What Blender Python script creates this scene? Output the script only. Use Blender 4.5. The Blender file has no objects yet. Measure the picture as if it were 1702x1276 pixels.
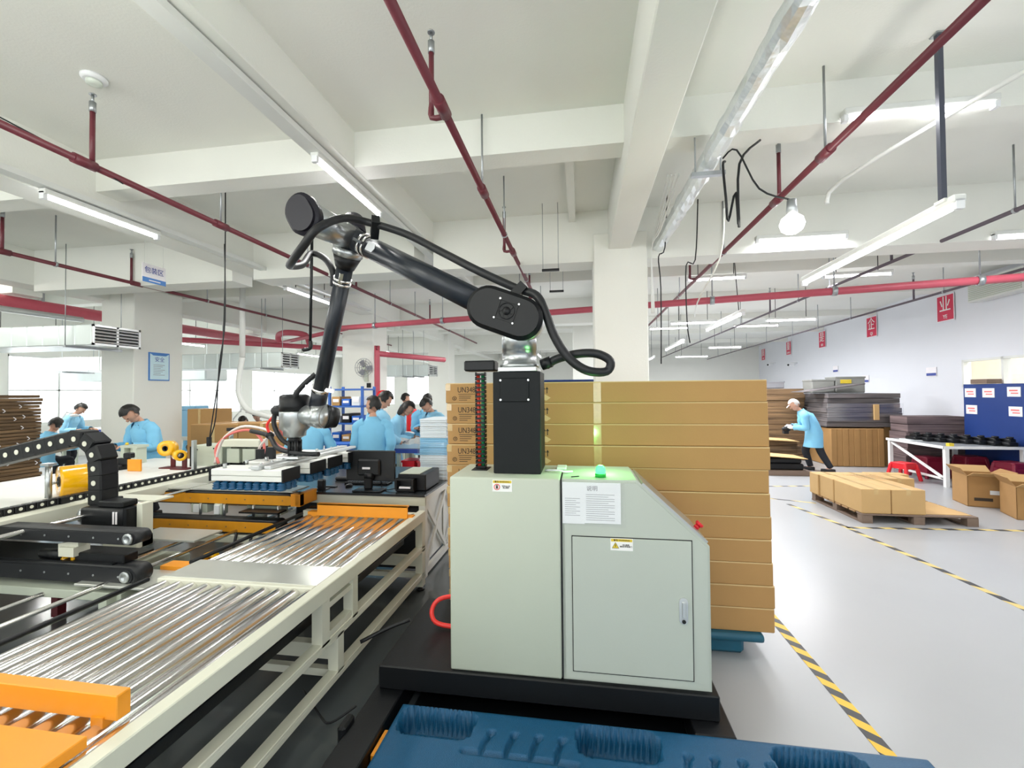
import bpy, bmesh, math, random
from mathutils import Vector, Matrix
PI = math.pi
random.seed(7)
SC = bpy.context.scene
COL = SC.collection

# ---------------------------------------------------------------- camera, sky, light, exposure
def make_camera():
    psi, pit, rol = math.radians(8.88), math.radians(1.02), math.radians(0.5)
    fwd = Vector((-math.sin(psi)*math.cos(pit), math.cos(psi)*math.cos(pit), math.sin(pit)))
    r0 = Vector((math.cos(psi), math.sin(psi), 0)); u0 = r0.cross(fwd)
    rt = r0*math.cos(rol) - u0*math.sin(rol); up = u0*math.cos(rol) + r0*math.sin(rol)
    cam = bpy.data.cameras.new('camera'); o = bpy.data.objects.new('camera', cam); COL.objects.link(o)
    cam.sensor_fit = 'HORIZONTAL'; cam.sensor_width = 36.0; cam.lens = 36.0*730/1702
    cam.clip_start = 0.05; cam.clip_end = 200
    m = Matrix((rt, up, -fwd)).transposed().to_4x4(); m.translation = Vector((0, 0, 1.7))
    o.matrix_world = m
    SC.camera = o
make_camera()
W = bpy.data.worlds.new('sky'); SC.world = W; W.use_nodes = True
W.node_tree.nodes['Background'].inputs[0].default_value = (0.93, 0.97, 1.0, 1)
W.node_tree.nodes['Background'].inputs[1].default_value = 4.0
SC.view_settings.view_transform = 'Standard'; SC.view_settings.look = 'None'
SC.view_settings.gamma = 1.0; SC.view_settings.use_curve_mapping = False
SC.view_settings.exposure = 0.14
TUBE_W = 22.0           # watts of one fluorescent batten
def area(name, loc, sx, sy, energy, col, rot=(0, 0, 0)):
    l = bpy.data.lights.new(name, 'AREA'); l.shape = 'RECTANGLE'; l.size = sx; l.size_y = sy
    l.energy = energy; l.color = col
    o = bpy.data.objects.new(name, l); COL.objects.link(o); o.location = loc; o.rotation_euler = rot
    return o
# unseen fill lights, added where batten rows would go on, also brightening the ceiling
for lx, ly, c, w_ in ((-4.2, 0.0, (1, 1, .93), 26), (-1.0, -1.4, (1, 1, .93), 24), (-2.0, .9, (1, 1, .93), 17), (1.6, -1.0, (.97, .97, 1), 10),
                      (3.4, -.6, (.97, .97, 1), 10), (-7.2, 1.2, (1, 1, .93), 26), (-6.6, -1.4, (1, 1, .93), 24), (-9.8, 1.5, (1, 1, .93), 26), (-9.5, 4.2, (1, 1, .93), 26)):
    l_ = bpy.data.lights.new('offframe_fill', 'POINT'); l_.energy = w_*2.0; l_.color = c; l_.shadow_soft_size = .3
    o_ = bpy.data.objects.new('offframe_fill', l_); COL.objects.link(o_); o_.location = (lx, ly, 3.2)

# ---------------------------------------------------------------- materials
def lin(h):
    h = h.lstrip('#'); v = [int(h[i:i+2], 16)/255 for i in (0, 2, 4)]
    return [x/12.92 if x <= .04045 else ((x+.055)/1.055)**2.4 for x in v]
MATS = {}
def mat(name, hexc, rough=.5, metal=0., var=.08, scale=6., bump=0., bscale=40., emit=0., spec=.5, stretch=None, coat=0.):
    if name in MATS: return MATS[name]
    m = bpy.data.materials.new(name); m.use_nodes = True; nt = m.node_tree; N = nt.nodes; L = nt.links
    b = N['Principled BSDF']; c = lin(hexc)
    tc = N.new('ShaderNodeTexCoord'); mp = N.new('ShaderNodeMapping'); L.new(tc.outputs['Object'], mp.inputs[0])
    if stretch: mp.inputs['Scale'].default_value = stretch
    nz = N.new('ShaderNodeTexNoise'); nz.inputs['Scale'].default_value = scale; nz.inputs['Detail'].default_value = 5
    L.new(mp.outputs[0], nz.inputs[0])
    mx = N.new('ShaderNodeMix'); mx.data_type = 'RGBA'
    mx.inputs[6].default_value = (*[x*(1-var) for x in c], 1); mx.inputs[7].default_value = (*[min(1, x*(1+var)) for x in c], 1)
    L.new(nz.outputs[0], mx.inputs[0]); L.new(mx.outputs[2], b.inputs['Base Color'])
    b.inputs['Roughness'].default_value = rough; b.inputs['Metallic'].default_value = metal
    b.inputs['Specular IOR Level'].default_value = spec; b.inputs['Coat Weight'].default_value = coat
    if bump:
        n2 = N.new('ShaderNodeTexNoise'); n2.inputs['Scale'].default_value = bscale; L.new(mp.outputs[0], n2.inputs[0])
        bp = N.new('ShaderNodeBump'); bp.inputs['Strength'].default_value = bump; bp.inputs['Distance'].default_value = .01
        L.new(n2.outputs[0], bp.inputs['Height']); L.new(bp.outputs[0], b.inputs['Normal'])
    if emit:
        b.inputs['Emission Color'].default_value = (*c, 1); b.inputs['Emission Strength'].default_value = emit
    MATS[name] = m; return m
def glass(name, hexc, alpha_mix=.2, rough=.02):
    m = bpy.data.materials.new(name); m.use_nodes = True; nt = m.node_tree; N = nt.nodes; L = nt.links
    N.remove(N['Principled BSDF']); t = N.new('ShaderNodeBsdfTransparent'); g = N.new('ShaderNodeBsdfGlossy')
    g.inputs['Roughness'].default_value = rough; g.inputs['Color'].default_value = (*lin(hexc), 1)
    s = N.new('ShaderNodeMixShader'); s.inputs[0].default_value = alpha_mix
    L.new(t.outputs[0], s.inputs[1]); L.new(g.outputs[0], s.inputs[2]); L.new(s.outputs[0], N['Material Output'].inputs[0])
    MATS[name] = m; return m
def stripes(name, c1, c2, axis, period, skew=1.0, rough=.5):
    m = mat(name, c1, rough); nt = m.node_tree; N = nt.nodes; L = nt.links; b = N['Principled BSDF']
    tc = N.new('ShaderNodeTexCoord'); sp = N.new('ShaderNodeSeparateXYZ'); L.new(tc.outputs['Object'], sp.inputs[0])
    a, o = (0, 1) if axis == 'x' else (1, 0)
    k = N.new('ShaderNodeMath'); k.operation = 'MULTIPLY_ADD'; L.new(sp.outputs[o], k.inputs[0]); k.inputs[1].default_value = skew; L.new(sp.outputs[a], k.inputs[2])
    d = N.new('ShaderNodeMath'); d.operation = 'DIVIDE'; L.new(k.outputs[0], d.inputs[0]); d.inputs[1].default_value = period
    f = N.new('ShaderNodeMath'); f.operation = 'FRACT'; L.new(d.outputs[0], f.inputs[0])
    g = N.new('ShaderNodeMath'); g.operation = 'GREATER_THAN'; L.new(f.outputs[0], g.inputs[0]); g.inputs[1].default_value = .5
    mx = N.new('ShaderNodeMix'); mx.data_type = 'RGBA'; mx.inputs[6].default_value = (*lin(c1), 1); mx.inputs[7].default_value = (*lin(c2), 1)
    L.new(g.outputs[0], mx.inputs[0]); L.new(mx.outputs[2], b.inputs['Base Color'])
    return m
def layered(name, c1, c2, period, rough=.85):
    """flat sheets lying on each other: thin level bands along z with a little noise"""
    m = mat(name, c1, rough); nt = m.node_tree; N = nt.nodes; L = nt.links; b = N['Principled BSDF']
    tc = N.new('ShaderNodeTexCoord'); mp = N.new('ShaderNodeMapping'); mp.inputs['Scale'].default_value = (1.2, 1.2, 1/period)
    L.new(tc.outputs['Object'], mp.inputs[0]); nz = N.new('ShaderNodeTexNoise'); nz.inputs['Scale'].default_value = 1.0; nz.inputs['Detail'].default_value = 6
    L.new(mp.outputs[0], nz.inputs[0]); r = N.new('ShaderNodeValToRGB'); r.color_ramp.elements[0].position = .35; r.color_ramp.elements[1].position = .65
    r.color_ramp.elements[0].color = (*lin(c1), 1); r.color_ramp.elements[1].color = (*lin(c2), 1)
    L.new(nz.outputs[0], r.inputs[0]); L.new(r.outputs[0], b.inputs['Base Color']); return m

mat('concrete_white', '#ebece5', .85, var=.03, scale=2, bump=.12, bscale=60)
mat('wall_cool', '#e6e8ee', .8, var=.03, scale=1.2, bump=.05)
mat('floor_epoxy', '#acaeb0', .3, var=.05, scale=1.3, bump=.03, bscale=8, spec=.45)
mat('floor_dark', '#5a5f62', .16, var=.1, scale=3)
mat('main_red', '#b8505f', .42, var=.12, scale=9)
mat('pipe_red', '#6a2b35', .42, var=.15, scale=9)
mat('pole_navy', '#444855', .4)
mat('pipe_dark', '#5c525b', .45, var=.15, scale=9)
mat('galv', '#a9adb0', .35, .8, var=.15, scale=20)
mat('foil', '#e3e8e9', .28, .55, var=.12, scale=9, bump=.9, bscale=16)
mat('duct_white', '#e2ebe9', .3, .25, var=.07, scale=3, bump=.35, bscale=5)
mat('bin_grey', '#8f908b', .5)
mat('tray_white', '#e2e4e0', .55, var=.04)
mat('tube_glow', '#fdfbff', .4, emit=20.0)
mat('bulb_glow', '#fffbee', .4, emit=14.0)
mat('green_glow', '#35ff5a', .3, emit=5.0)
mat('green_dark', '#0f9a30', .3, emit=.3)
mat('cab_grey', '#bec5b5', .42, var=.03, scale=3, bump=.04, bscale=220)
mat('cab_grey2', '#b8bfb5', .42, var=.03, scale=3, bump=.04, bscale=220)
mat('gap_black', '#15171a', .7)
mat('black_metal', '#111316', .42, var=.2, scale=10, bump=.05, bscale=120, spec=.35)
mat('black_column', '#14181a', .55, var=.08, scale=10, bump=.03, bscale=160, spec=.25)
mat('black_plastic', '#101215', .42, var=.15, spec=.35)
mat('black_rubber', '#14161a', .5, var=.2)
mat('tube_navy', '#1d232c', .34, var=.1, scale=6)
mat('cap_purple', '#201f28', .45, var=.08, spec=.35)
mat('silver', '#b9bdbe', .3, .85, var=.06, scale=14, bump=.03)
mat('alu_bright', '#d9dcdc', .3, .6, var=.05, scale=14)
mat('chrome', '#e6e4e2', .2, 1.0, var=.04, scale=3)
mat('steel_plate', '#d2d3cc', .3, .55, var=.05, scale=4)
mat('cream', '#dcdccb', .42, var=.04, scale=4)
mat('cream_white', '#e6e7e2', .45, var=.04, scale=4)
mat('orange', '#f0991c', .42, var=.06, scale=6)
mat('orange_belt', '#e39a1b', .4, var=.12, scale=5, stretch=(3, 1, .5))
mat('yellow_tape', '#f7b707', .22, var=.08, scale=3, coat=.6)
mat('kraft', '#b98f59', .78, var=.06, scale=5, bump=.05, bscale=90)
mat('kraft_light', '#c7a36e', .8, var=.06, scale=5, bump=.05)
mat('kraft_dark', '#a9814f', .8, var=.10, scale=5, bump=.06)
mat('kraft_edge', '#dcbf8c', .8)
mat('clear_tape', '#d2b37c', .12, var=.15, scale=30, spec=.8)
mat('ink', '#3a3128', .7)
mat('ink_grey', '#8d8f95', .7)
mat('white_paint', '#f1f1ee', .6)
mat('white_plastic', '#eceef0', .4)
mat('paper', '#e9ecee', .5, var=.03)
mat('pallet_blue', '#07527a', .42, var=.10, scale=40, bump=.35, bscale=260)
mat('pallet_blue_dark', '#0d4260', .5, var=.1)
mat('pallet_teal', '#155a72', .4, var=.1)
mat('wood', '#a5835b', .75, var=.2, scale=4, stretch=(1, 8, 8))
mat('wood_grey', '#7d6a5c', .75, var=.2, scale=4, stretch=(1, 8, 8))
mat('coat_blue', '#7fc2e5', .8, var=.06, scale=10, bump=.25, bscale=14)
mat('coat_blue2', '#95cdea', .8, var=.06, scale=10, bump=.25, bscale=14)
mat('skin', '#c99a82', .55, var=.05)
mat('lip', '#a3635a', .5); mat('eye_dark', '#20191a', .3)
mat('hair', '#15120f', .5, var=.3, scale=60, bump=.6, bscale=50)
mat('trouser', '#22252c', .8); mat('shoe', '#1b1b1e', .6); mat('shirt', '#24242a', .8); mat('cap_cloth', '#cfcac4', .8)
mat('glove', '#e6e4e2', .8)
mat('suction_blue', '#0e4f78', .4, var=.1)
mat('hose_pink', '#f07f78', .35); mat('hose_white', '#e9dcd6', .35); mat('hose_red', '#ef3a35', .35); mat('hose_green', '#1f7c4e', .4)
mat('hose_red2', '#d8432f', .4)
mat('rack_blue', '#2f63b5', .45); mat('bin_blue', '#1c63c4', .4)
mat('panel_blue', '#0d357c', .55, var=.06)
mat('maroon', '#7f1530', .4, var=.1); mat('plastic_red', '#e0202c', .38); mat('stand_red', '#5f1a22', .45)
mat('foam', '#dfe9f1', .6, var=.03); mat('foam_blue', '#8fc6ea', .55, var=.12, scale=2.5)
mat('sign_red', '#d21f4b', .5); mat('sign_white', '#f3eff2', .5); mat('sign_blue', '#4b83c8', .5); mat('ink_blue', '#3a4da0', .5)
mat('label_yellow', '#e3c83a', .5); mat('poster_blue', '#cfeaf2', .5)
mat('table_top', '#b4b8bc', .18, var=.06, spec=.6); mat('table_black', '#24272a', .2, var=.1, spec=.6)
mat('screen_back', '#1b1d20', .4)
mat('aircon', '#dde5da', .4)
mat('wrap', '#8e8a8c', .25, var=.25, scale=14)
layered('sheets_brown', '#54422f', '#8c7050', .03)
layered('sheets_grey', '#4d4a4c', '#77706f', .03)
layered('sheets_purple', '#5d4f50', '#877474', .03)
stripes('hazard', '#e6b916', '#2b2b2b', 'y', .16, 1.0)
stripes('hazard_x', '#d9c27a', '#3a3a3c', 'x', .30, 1.0)
stripes('hazard_y', '#d9c27a', '#3a3a3c', 'y', .26, 1.0)
glass('window_glass', '#f2f7ff', .08); glass('film', '#ffffff', .09, .15)

# ---------------------------------------------------------------- mesh helpers
WL = {}
class B:
    """collects shapes in world metres; .o() links them as one mesh object"""
    def __init__(s): s.m = bmesh.new(); s.mi = 0
    def _fin(s, vs, smooth):
        fs = set(f for v in vs for f in v.link_faces)
        for f in fs: f.material_index = s.mi; f.smooth = smooth
    def slot(s, i): s.mi = i; return s
    def b(s, x0, x1, y0, y1, z0, z1, bev=0, rot=None, seg=1):
        t = bmesh.new(); bmesh.ops.create_cube(t, size=1)
        for v in t.verts: v.co = Vector((v.co.x*(x1-x0), v.co.y*(y1-y0), v.co.z*(z1-z0)))
        if bev: bmesh.ops.bevel(t, geom=t.edges[:], offset=bev, segments=seg, affect='EDGES', profile=.6)
        c = Vector(((x0+x1)/2, (y0+y1)/2, (z0+z1)/2))
        R = rot.to_4x4() if rot is not None else Matrix()
        t.transform(Matrix.Translation(c) @ R); s.join(t, bev and seg > 1); return s
    def join(s, t, smooth=None):
        d = {}
        for v in t.verts: d[v] = s.m.verts.new(v.co)
        for f in t.faces:
            try: g = s.m.faces.new([d[v] for v in f.verts])
            except ValueError: continue
            g.material_index = s.mi; g.smooth = f.smooth if smooth is None else bool(smooth)
        t.free()
    def bar(s, p, q, w, h=None, bev=0):
        """square bar from p to q, w across, h high"""
        p, q = Vector(p), Vector(q); d = q-p; L = d.length; h = h or w
        z = d.normalized(); up = Vector((0, 0, 1)) if abs(z.z) < .95 else Vector((0, 1, 0))
        x = up.cross(z).normalized(); y = z.cross(x)
        t = bmesh.new(); bmesh.ops.create_cube(t, size=1)
        for v in t.verts: v.co = Vector((v.co.x*w, v.co.y*h, v.co.z*L))
        if bev: bmesh.ops.bevel(t, geom=t.edges[:], offset=bev, segments=1, affect='EDGES')
        R = Matrix((x, y, z)).transposed().to_4x4(); R.translation = (p+q)/2
        t.transform(R); s.join(t); return s
    def cyl(s, p, q, r, r2=None, n=12, cap=True):
        p, q = Vector(p), Vector(q); r2 = r if r2 is None else r2
        z = (q-p).normalized(); a = Vector((0, 0, 1)) if abs(z.z) < .9 else Vector((1, 0, 0))
        x = a.cross(z).normalized(); y = z.cross(x)
        A = []; Bq = []
        for i in range(n):
            c, k = math.cos(2*PI*i/n), math.sin(2*PI*i/n)
            A.append(s.m.verts.new(p+x*c*r+y*k*r)); Bq.append(s.m.verts.new(q+x*c*r2+y*k*r2))
        for i in range(n):
            f = s.m.faces.new((A[i], A[(i+1) % n], Bq[(i+1) % n], Bq[i])); f.smooth = True; f.material_index = s.mi
        if cap:
            f = s.m.faces.new(A[::-1]); f.material_index = s.mi
            f = s.m.faces.new(Bq); f.material_index = s.mi
        return s
    def tube(s, pts, r, n=8, sub=4, cap=True):
        """round hose through pts (smoothed)"""
        P = [Vector(p) for p in pts]
        if sub > 1 and len(P) > 2:
            Q = []
            for i in range(len(P)-1):
                p0 = P[max(i-1, 0)]; p1 = P[i]; p2 = P[i+1]; p3 = P[min(i+2, len(P)-1)]
                for k in range(sub):
                    t = k/sub
                    Q.append(.5*((2*p1)+(p2-p0)*t+(2*p0-5*p1+4*p2-p3)*t*t+(3*p1-p0-3*p2+p3)*t**3))
            Q.append(P[-1]); P = Q
        R = r if callable(r) else (lambda t: r)
        rings = []; T0 = (P[1]-P[0]).normalized(); a = Vector((0, 0, 1)) if abs(T0.z) < .9 else Vector((1, 0, 0))
        x = a.cross(T0).normalized()
        for i, p in enumerate(P):
            T = (P[min(i+1, len(P)-1)]-P[max(i-1, 0)]).normalized()
            x = (x-T*x.dot(T)).normalized(); y = T.cross(x); rr = R(i/(len(P)-1))
            rings.append([s.m.verts.new(p+x*math.cos(2*PI*k/n)*rr+y*math.sin(2*PI*k/n)*rr) for k in range(n)])
        for A, C2 in zip(rings, rings[1:]):
            for k in range(n):
                f = s.m.faces.new((A[k], A[(k+1) % n], C2[(k+1) % n], C2[k])); f.smooth = True; f.material_index = s.mi
        if cap:
            f = s.m.faces.new(rings[0][::-1]); f.material_index = s.mi
            f = s.m.faces.new(rings[-1]); f.material_index = s.mi
        return s
    def lathe(s, prof, loc=(0, 0, 0), axis=(0, 0, 1), n=16):
        """profile [(r, h)...] turned about axis"""
        z = Vector(axis).normalized(); a = Vector((0, 0, 1)) if abs(z.z) < .9 else Vector((1, 0, 0))
        x = a.cross(z).normalized(); y = z.cross(x); o = Vector(loc); rings = []
        for r, h in prof:
            if r < 1e-5: rings.append([s.m.verts.new(o+z*h)])
            else: rings.append([s.m.verts.new(o+z*h+x*math.cos(2*PI*k/n)*r+y*math.sin(2*PI*k/n)*r) for k in range(n)])
        for A, C2 in zip(rings, rings[1:]):
            for k in range(n):
                q = [A[k % len(A)], A[(k+1) % len(A)], C2[(k+1) % len(C2)], C2[k % len(C2)]]
                u = []
                for v in q:
                    if v not in u: u.append(v)
                if len(u) > 2:
                    f = s.m.faces.new(u); f.smooth = True; f.material_index = s.mi
        if len(prof) >= 4 and prof[0][0] > 1e-5 and abs(prof[0][0]-prof[-1][0]) < 1e-6 and max(p_[0] for p_ in prof) > prof[0][0]+1e-6:
            for k in range(n):
                f = s.m.faces.new((rings[-1][k], rings[-1][(k+1) % n], rings[0][(k+1) % n], rings[0][k])); f.smooth = True; f.material_index = s.mi
            return s
        for R, rev in ((rings[0], 1), (rings[-1], 0)):
            if len(R) > 2:
                f = s.m.faces.new(R[::-1] if rev else R); f.material_index = s.mi
        return s
    def prism(s, outline, o, u, v, w, depth, bev=0):
        """outline in (u,v) metres about o, pushed along w by depth"""
        u, v, w, o = Vector(u), Vector(v), Vector(w).normalized(), Vector(o)
        t = bmesh.new()
        A = [t.verts.new(o+u*a+v*b) for a, b in outline]; C2 = [t.verts.new(o+u*a+v*b+w*depth) for a, b in outline]
        n = len(A); sm = n > 10
        for i in range(n):
            f = t.faces.new((A[i], A[(i+1) % n], C2[(i+1) % n], C2[i])); f.smooth = sm
        t.faces.new(A[::-1]); cap = t.faces.new(C2)
        bmesh.ops.recalc_face_normals(t, faces=t.faces)
        if bev: bmesh.ops.bevel(t, geom=[e for f in (t.faces[-2], t.faces[-1]) for e in f.edges], offset=bev, segments=2, affect='EDGES')
        s.join(t); return s
    def ball(s, c, rx, ry=None, rz=None, sub=2, rot=None):
        t = bmesh.new(); bmesh.ops.create_icosphere(t, subdivisions=sub, radius=1)
        ry = ry or rx; rz = rz or rx
        M_ = Matrix.Translation(Vector(c)) @ (rot.to_4x4() if rot is not None else Matrix()) @ Matrix.Diagonal((rx, ry, rz, 1))
        t.transform(M_); s.join(t, True); return s
    def rings(s, RR, closed=True, cap=True, smooth=True):
        """skin a list of equal-length point loops"""
        V = [[s.m.verts.new(Vector(p)) for p in R] for R in RR]; n = len(V[0])
        for A, C2 in zip(V, V[1:]):
            for k in range(n if closed else n-1):
                f = s.m.faces.new((A[k], A[(k+1) % n], C2[(k+1) % n], C2[k])); f.smooth = smooth; f.material_index = s.mi
        if cap:
            for R in (V[0][::-1], V[-1]):
                f = s.m.faces.new(R); f.material_index = s.mi
        return s
    def quad(s, a, b, c, d):
        f = s.m.faces.new([s.m.verts.new(Vector(p)) for p in (a, b, c, d)]); f.material_index = s.mi; return s
    def mesh(s, name, mats, off=(0, 0, 0)):
        bmesh.ops.recalc_face_normals(s.m, faces=s.m.faces)
        if Vector(off).length > 0: s.m.transform(Matrix.Translation(-Vector(off)))
        me = bpy.data.meshes.new(name); s.m.to_mesh(me); s.m.free()
        for k in (mats if isinstance(mats, (list, tuple)) else [mats]): me.materials.append(MATS[k])
        return me
    def o(s, name, mats, parent=None, label=None):
        off = WL.get(parent.name, Vector()) if parent else Vector()
        me = s.mesh(name, mats, off)
        ob = bpy.data.objects.new(name, me); COL.objects.link(ob)
        if parent: ob.parent = parent; WL[ob.name] = off
        if label: ob['label'] = label
        return ob
def tag(o, label, cat, group=None, kind=None):
    o['label'] = label; o['category'] = cat
    if group: o['group'] = group
    if kind: o['kind'] = kind
    return o
def thing(name, label, cat, loc=(0, 0, 0), group=None):
    o = bpy.data.objects.new(name, None); COL.objects.link(o); o.location = loc; o.empty_display_size = .05
    WL[o.name] = Vector(loc); return tag(o, label, cat, group)
def struct(name, bb, m):
    o = bb.o(name, m); o['kind'] = 'structure'; return o
def copy_tree(o, loc=None, label=None, rotz=None):
    c = o.copy(); COL.objects.link(c)
    if loc is not None: c.location = loc
    if rotz is not None: c.rotation_euler.z = rotz
    if label: c['label'] = label
    def rec(src, dst):
        for ch in src.children:
            d = ch.copy(); COL.objects.link(d); d.parent = dst; rec(ch, d)
    rec(o, c); return c
def share(name, me, parent, loc=(0, 0, 0), rot=None):
    """a further part that shares mesh data"""
    ob = bpy.data.objects.new(name, me); COL.objects.link(ob); ob.parent = parent
    ob.location = Vector(loc)-WL.get(parent.name, Vector())
    if rot is not None: ob.rotation_euler = rot
    WL[ob.name] = Vector(loc); return ob
def text(name, body, size, loc, right, up, m, parent, align='CENTER', thick=.0008, sx=1.0):
    cu = bpy.data.curves.new('t', 'FONT'); cu.body = body; cu.size = size; cu.align_x = align; cu.align_y = 'CENTER'; cu.extrude = thick
    cu.resolution_u = 3
    t = bpy.data.objects.new('t', cu); COL.objects.link(t)
    dg = bpy.context.evaluated_depsgraph_get(); me = bpy.data.meshes.new_from_object(t.evaluated_get(dg))
    bpy.data.objects.remove(t); bpy.data.curves.remove(cu)
    r, u = Vector(right).normalized(), Vector(up).normalized(); w = r.cross(u)
    M_ = Matrix((r*sx, u, w)).transposed().to_4x4(); M_.translation = Vector(loc)-(WL.get(parent.name, Vector()) if parent else Vector())
    me.transform(M_); me.materials.clear(); me.materials.append(MATS[m]); me.name = name
    ob = bpy.data.objects.new(name, me); COL.objects.link(ob)
    if parent: ob.parent = parent; WL[ob.name] = WL.get(parent.name, Vector())
    return ob
def stadium(hw, r, n=10):
    """long-axis half length hw between arc centres, radius r"""
    P = [(hw+r*math.cos(a), r*math.sin(a)) for a in [(-PI/2+PI*i/n) for i in range(n+1)]]
    P += [(-hw+r*math.cos(a), r*math.sin(a)) for a in [(PI/2+PI*i/n) for i in range(n+1)]]
    return P
# ---------------------------------------------------------------- the hall
floor = struct('floor', B().b(-14.2, 11, -4, 24.2, -.2, 0), 'floor_epoxy')
struct('ceiling', B().b(-14.2, 11, -4, 24.2, 3.9, 4.1), 'concrete_white')
for x0, x1, z in ((-8.55, -8.15, 3.37), (-4.78, -4.45, 3.42), (-2.12, -1.86, 3.6), (.35, .615, 3.4), (-11.6, -11.3, 3.5)):
    struct('ceiling_beam', B().b(x0, x1, -4, 24, z, 3.95, .008), 'concrete_white')
bx = [(-14, -11.6), (-11.3, -8.55), (-8.15, -4.78), (-4.45, -2.12), (-1.86, .35), (.615, 10.9)]
for y0, y1, z in ((3.42, 3.64, 3.6), (5.42, 5.8, 3.28), (7.6, 7.85, 3.6), (10.4, 10.8, 3.3), (13.4, 13.65, 3.6), (16.6, 17, 3.3), (20, 20.3, 3.5)):
    for x0, x1 in bx:
        struct('ceiling_beam', B().b(x0, x1, y0, y1, max(z, 3.74) if x0 > .5 and y0 > 9 else z, 3.95), 'concrete_white')
struct('ceiling_beam', B().b(-.12, -.04, 3.64, 5.42, 3.78, 3.95), 'concrete_white')
for x0, x1, y0, y1 in ((.17, .80, 5.36, 6.0), (-8.32, -7.65, 6.5, 7.45), (-5.2, -4.47, 9.0, 9.7), (-5.0, -4.3, 14, 14.7), (-.2, .45, 12, 12.7)):
    struct('column', B().b(x0, x1, y0, y1, 0, 3.6, .012), 'concrete_white')

def window(n, axis, pos, a0, a1, z0, z1, cols, rows=2, depth=.12):
    """frame and panes in a wall; axis is the wall's normal axis"""
    def bb(u0, u1, w0, w1, v0, v1, s=None):
        s = s or B()
        return s.b(pos+w0, pos+w1, u0, u1, v0, v1) if axis == 'x' else s.b(u0, u1, pos+w0, pos+w1, v0, v1)
    f = B(); t = .05
    bb(a0, a1, -depth/2, depth/2, z0, z0+t, f); bb(a0, a1, -depth/2, depth/2, z1-t, z1, f)
    bb(a0, a0+t, -depth/2, depth/2, z0, z1, f); bb(a1-t, a1, -depth/2, depth/2, z0, z1, f)
    for i in range(1, cols): u = a0+(a1-a0)*i/cols; bb(u-t/2, u+t/2, -depth/3, depth/3, z0, z1, f)
    for j in range(1, rows): v = z0+(z1-z0)*j/rows; bb(a0, a1, -depth/3, depth/3, v-t/3, v+t/3, f)
    w = struct('window_%d' % n, f, 'tray_white')
    for i in range(cols):
        for j in range(rows):
            u0, u1 = a0+(a1-a0)*i/cols, a0+(a1-a0)*(i+1)/cols; v0, v1 = z0+(z1-z0)*j/rows, z0+(z1-z0)*(j+1)/rows
            bb(u0+t/2, u1-t/2, -.004, .004, v0+t/3, v1-t/3).o('pane', 'window_glass', w)
# window wall on the left
wins = [(4.6, 8.2), (8.8, 12.2), (12.8, 16.4), (17, 21.4)]
w = B(); w.b(-14.2, -14, -4, 24, 0, .95).b(-14.2, -14, -4, 24, 2.75, 4)
py = [-4]+[v for p in wins for v in p]+[24]
for i in range(0, len(py), 2): w.b(-14.2, -14, py[i], py[i+1], .95, 2.75)
struct('wall_left', w, 'concrete_white')
for i, (a, b_) in enumerate(wins): window(i+1, 'x', -14.1, a, b_, .95, 2.75, 3)
# far wall
w = B(); w.b(-14.2, 11, 24, 24.2, 0, 1.0).b(-14.2, 11, 24, 24.2, 2.7, 4)
fw = [(-13.2, -10.6), (-9.9, -7.2)]
px = [-14.2]+[v for p in fw for v in p]+[11]
for i in range(0, len(px), 2): w.b(px[i], px[i+1], 24, 24.2, 1.0, 2.7)
struct('wall_far', w, 'concrete_white')
for i, (a, b_) in enumerate(fw): window(i+5, 'y', 24.1, a, b_, 1.0, 2.7, 2)
w = B(); w.b(-14.2, 11, -4.2, -4, 0, 1.0).b(-14.2, 11, -4.2, -4, 2.7, 4)
bk = [(-12, -9), (-8, -5), (-4, -1), (0, 3), (4, 7)]
px = [-14.2]+[v for p in bk for v in p]+[11]
for i in range(0, len(px), 2): w.b(px[i], px[i+1], -4.2, -4, 1.0, 2.7)
struct('wall_back', w, 'concrete_white')
# right wall, a little out of square with the hall
def wx(y): return 7.79+.09*(y-10.74)
w = B()
def wseg(y0, y1, z0, z1):
    w.prism([(0, 0), (wx(y1)-wx(y0), y1-y0), (wx(y1)-wx(y0)+.15, y1-y0), (.15, 0)], (wx(y0), y0, z0), (1, 0, 0), (0, 1, 0), (0, 0, 1), z1-z0)
wseg(-4, 7.2, 0, 4); wseg(10.33, 24, 0, 4); wseg(7.2, 10.33, 0, 1.72); wseg(7.2, 10.33, 2.27, 4)
struct('wall_right', w, 'wall_cool')
f = B()
for ya, yb, za, zb in ((7.2, 10.33, 1.72, 1.76), (7.2, 10.33, 2.23, 2.27), (10.28, 10.33, 1.72, 2.27), (9.32, 9.37, 1.72, 2.27), (8.2, 8.25, 1.72, 2.27)):
    f.prism([(-.02, 0), (wx(yb)-wx(ya)-.02, yb-ya), (wx(yb)-wx(ya)+.1, yb-ya), (.1, 0)], (wx(ya), ya, za), (1, 0, 0), (0, 1, 0), (0, 0, 1), zb-za)
wn = struct('window_7', f, 'tray_white')
for ya, yb in ((7.2, 8.2), (8.25, 9.32), (9.37, 10.28)):
    B().prism([(.04, 0), (wx(yb)-wx(ya)+.04, yb-ya), (wx(yb)-wx(ya)+.046, yb-ya), (.046, 0)], (wx(ya), ya, 1.76), (1, 0, 0), (0, 1, 0), (0, 0, 1), .47).o('pane', 'window_glass', wn)
mat('cream_wall', '#efe2cb', .8)
struct('wall_annex', B().b(10.4, 10.5, 5, 16, 0, 3.2), 'cream_wall')
area('annex_fill', (9.2, 10, 3.4), 1.2, 3, 160, (1, .97, .9))  # unseen area light added to brighten the room behind the window

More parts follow.
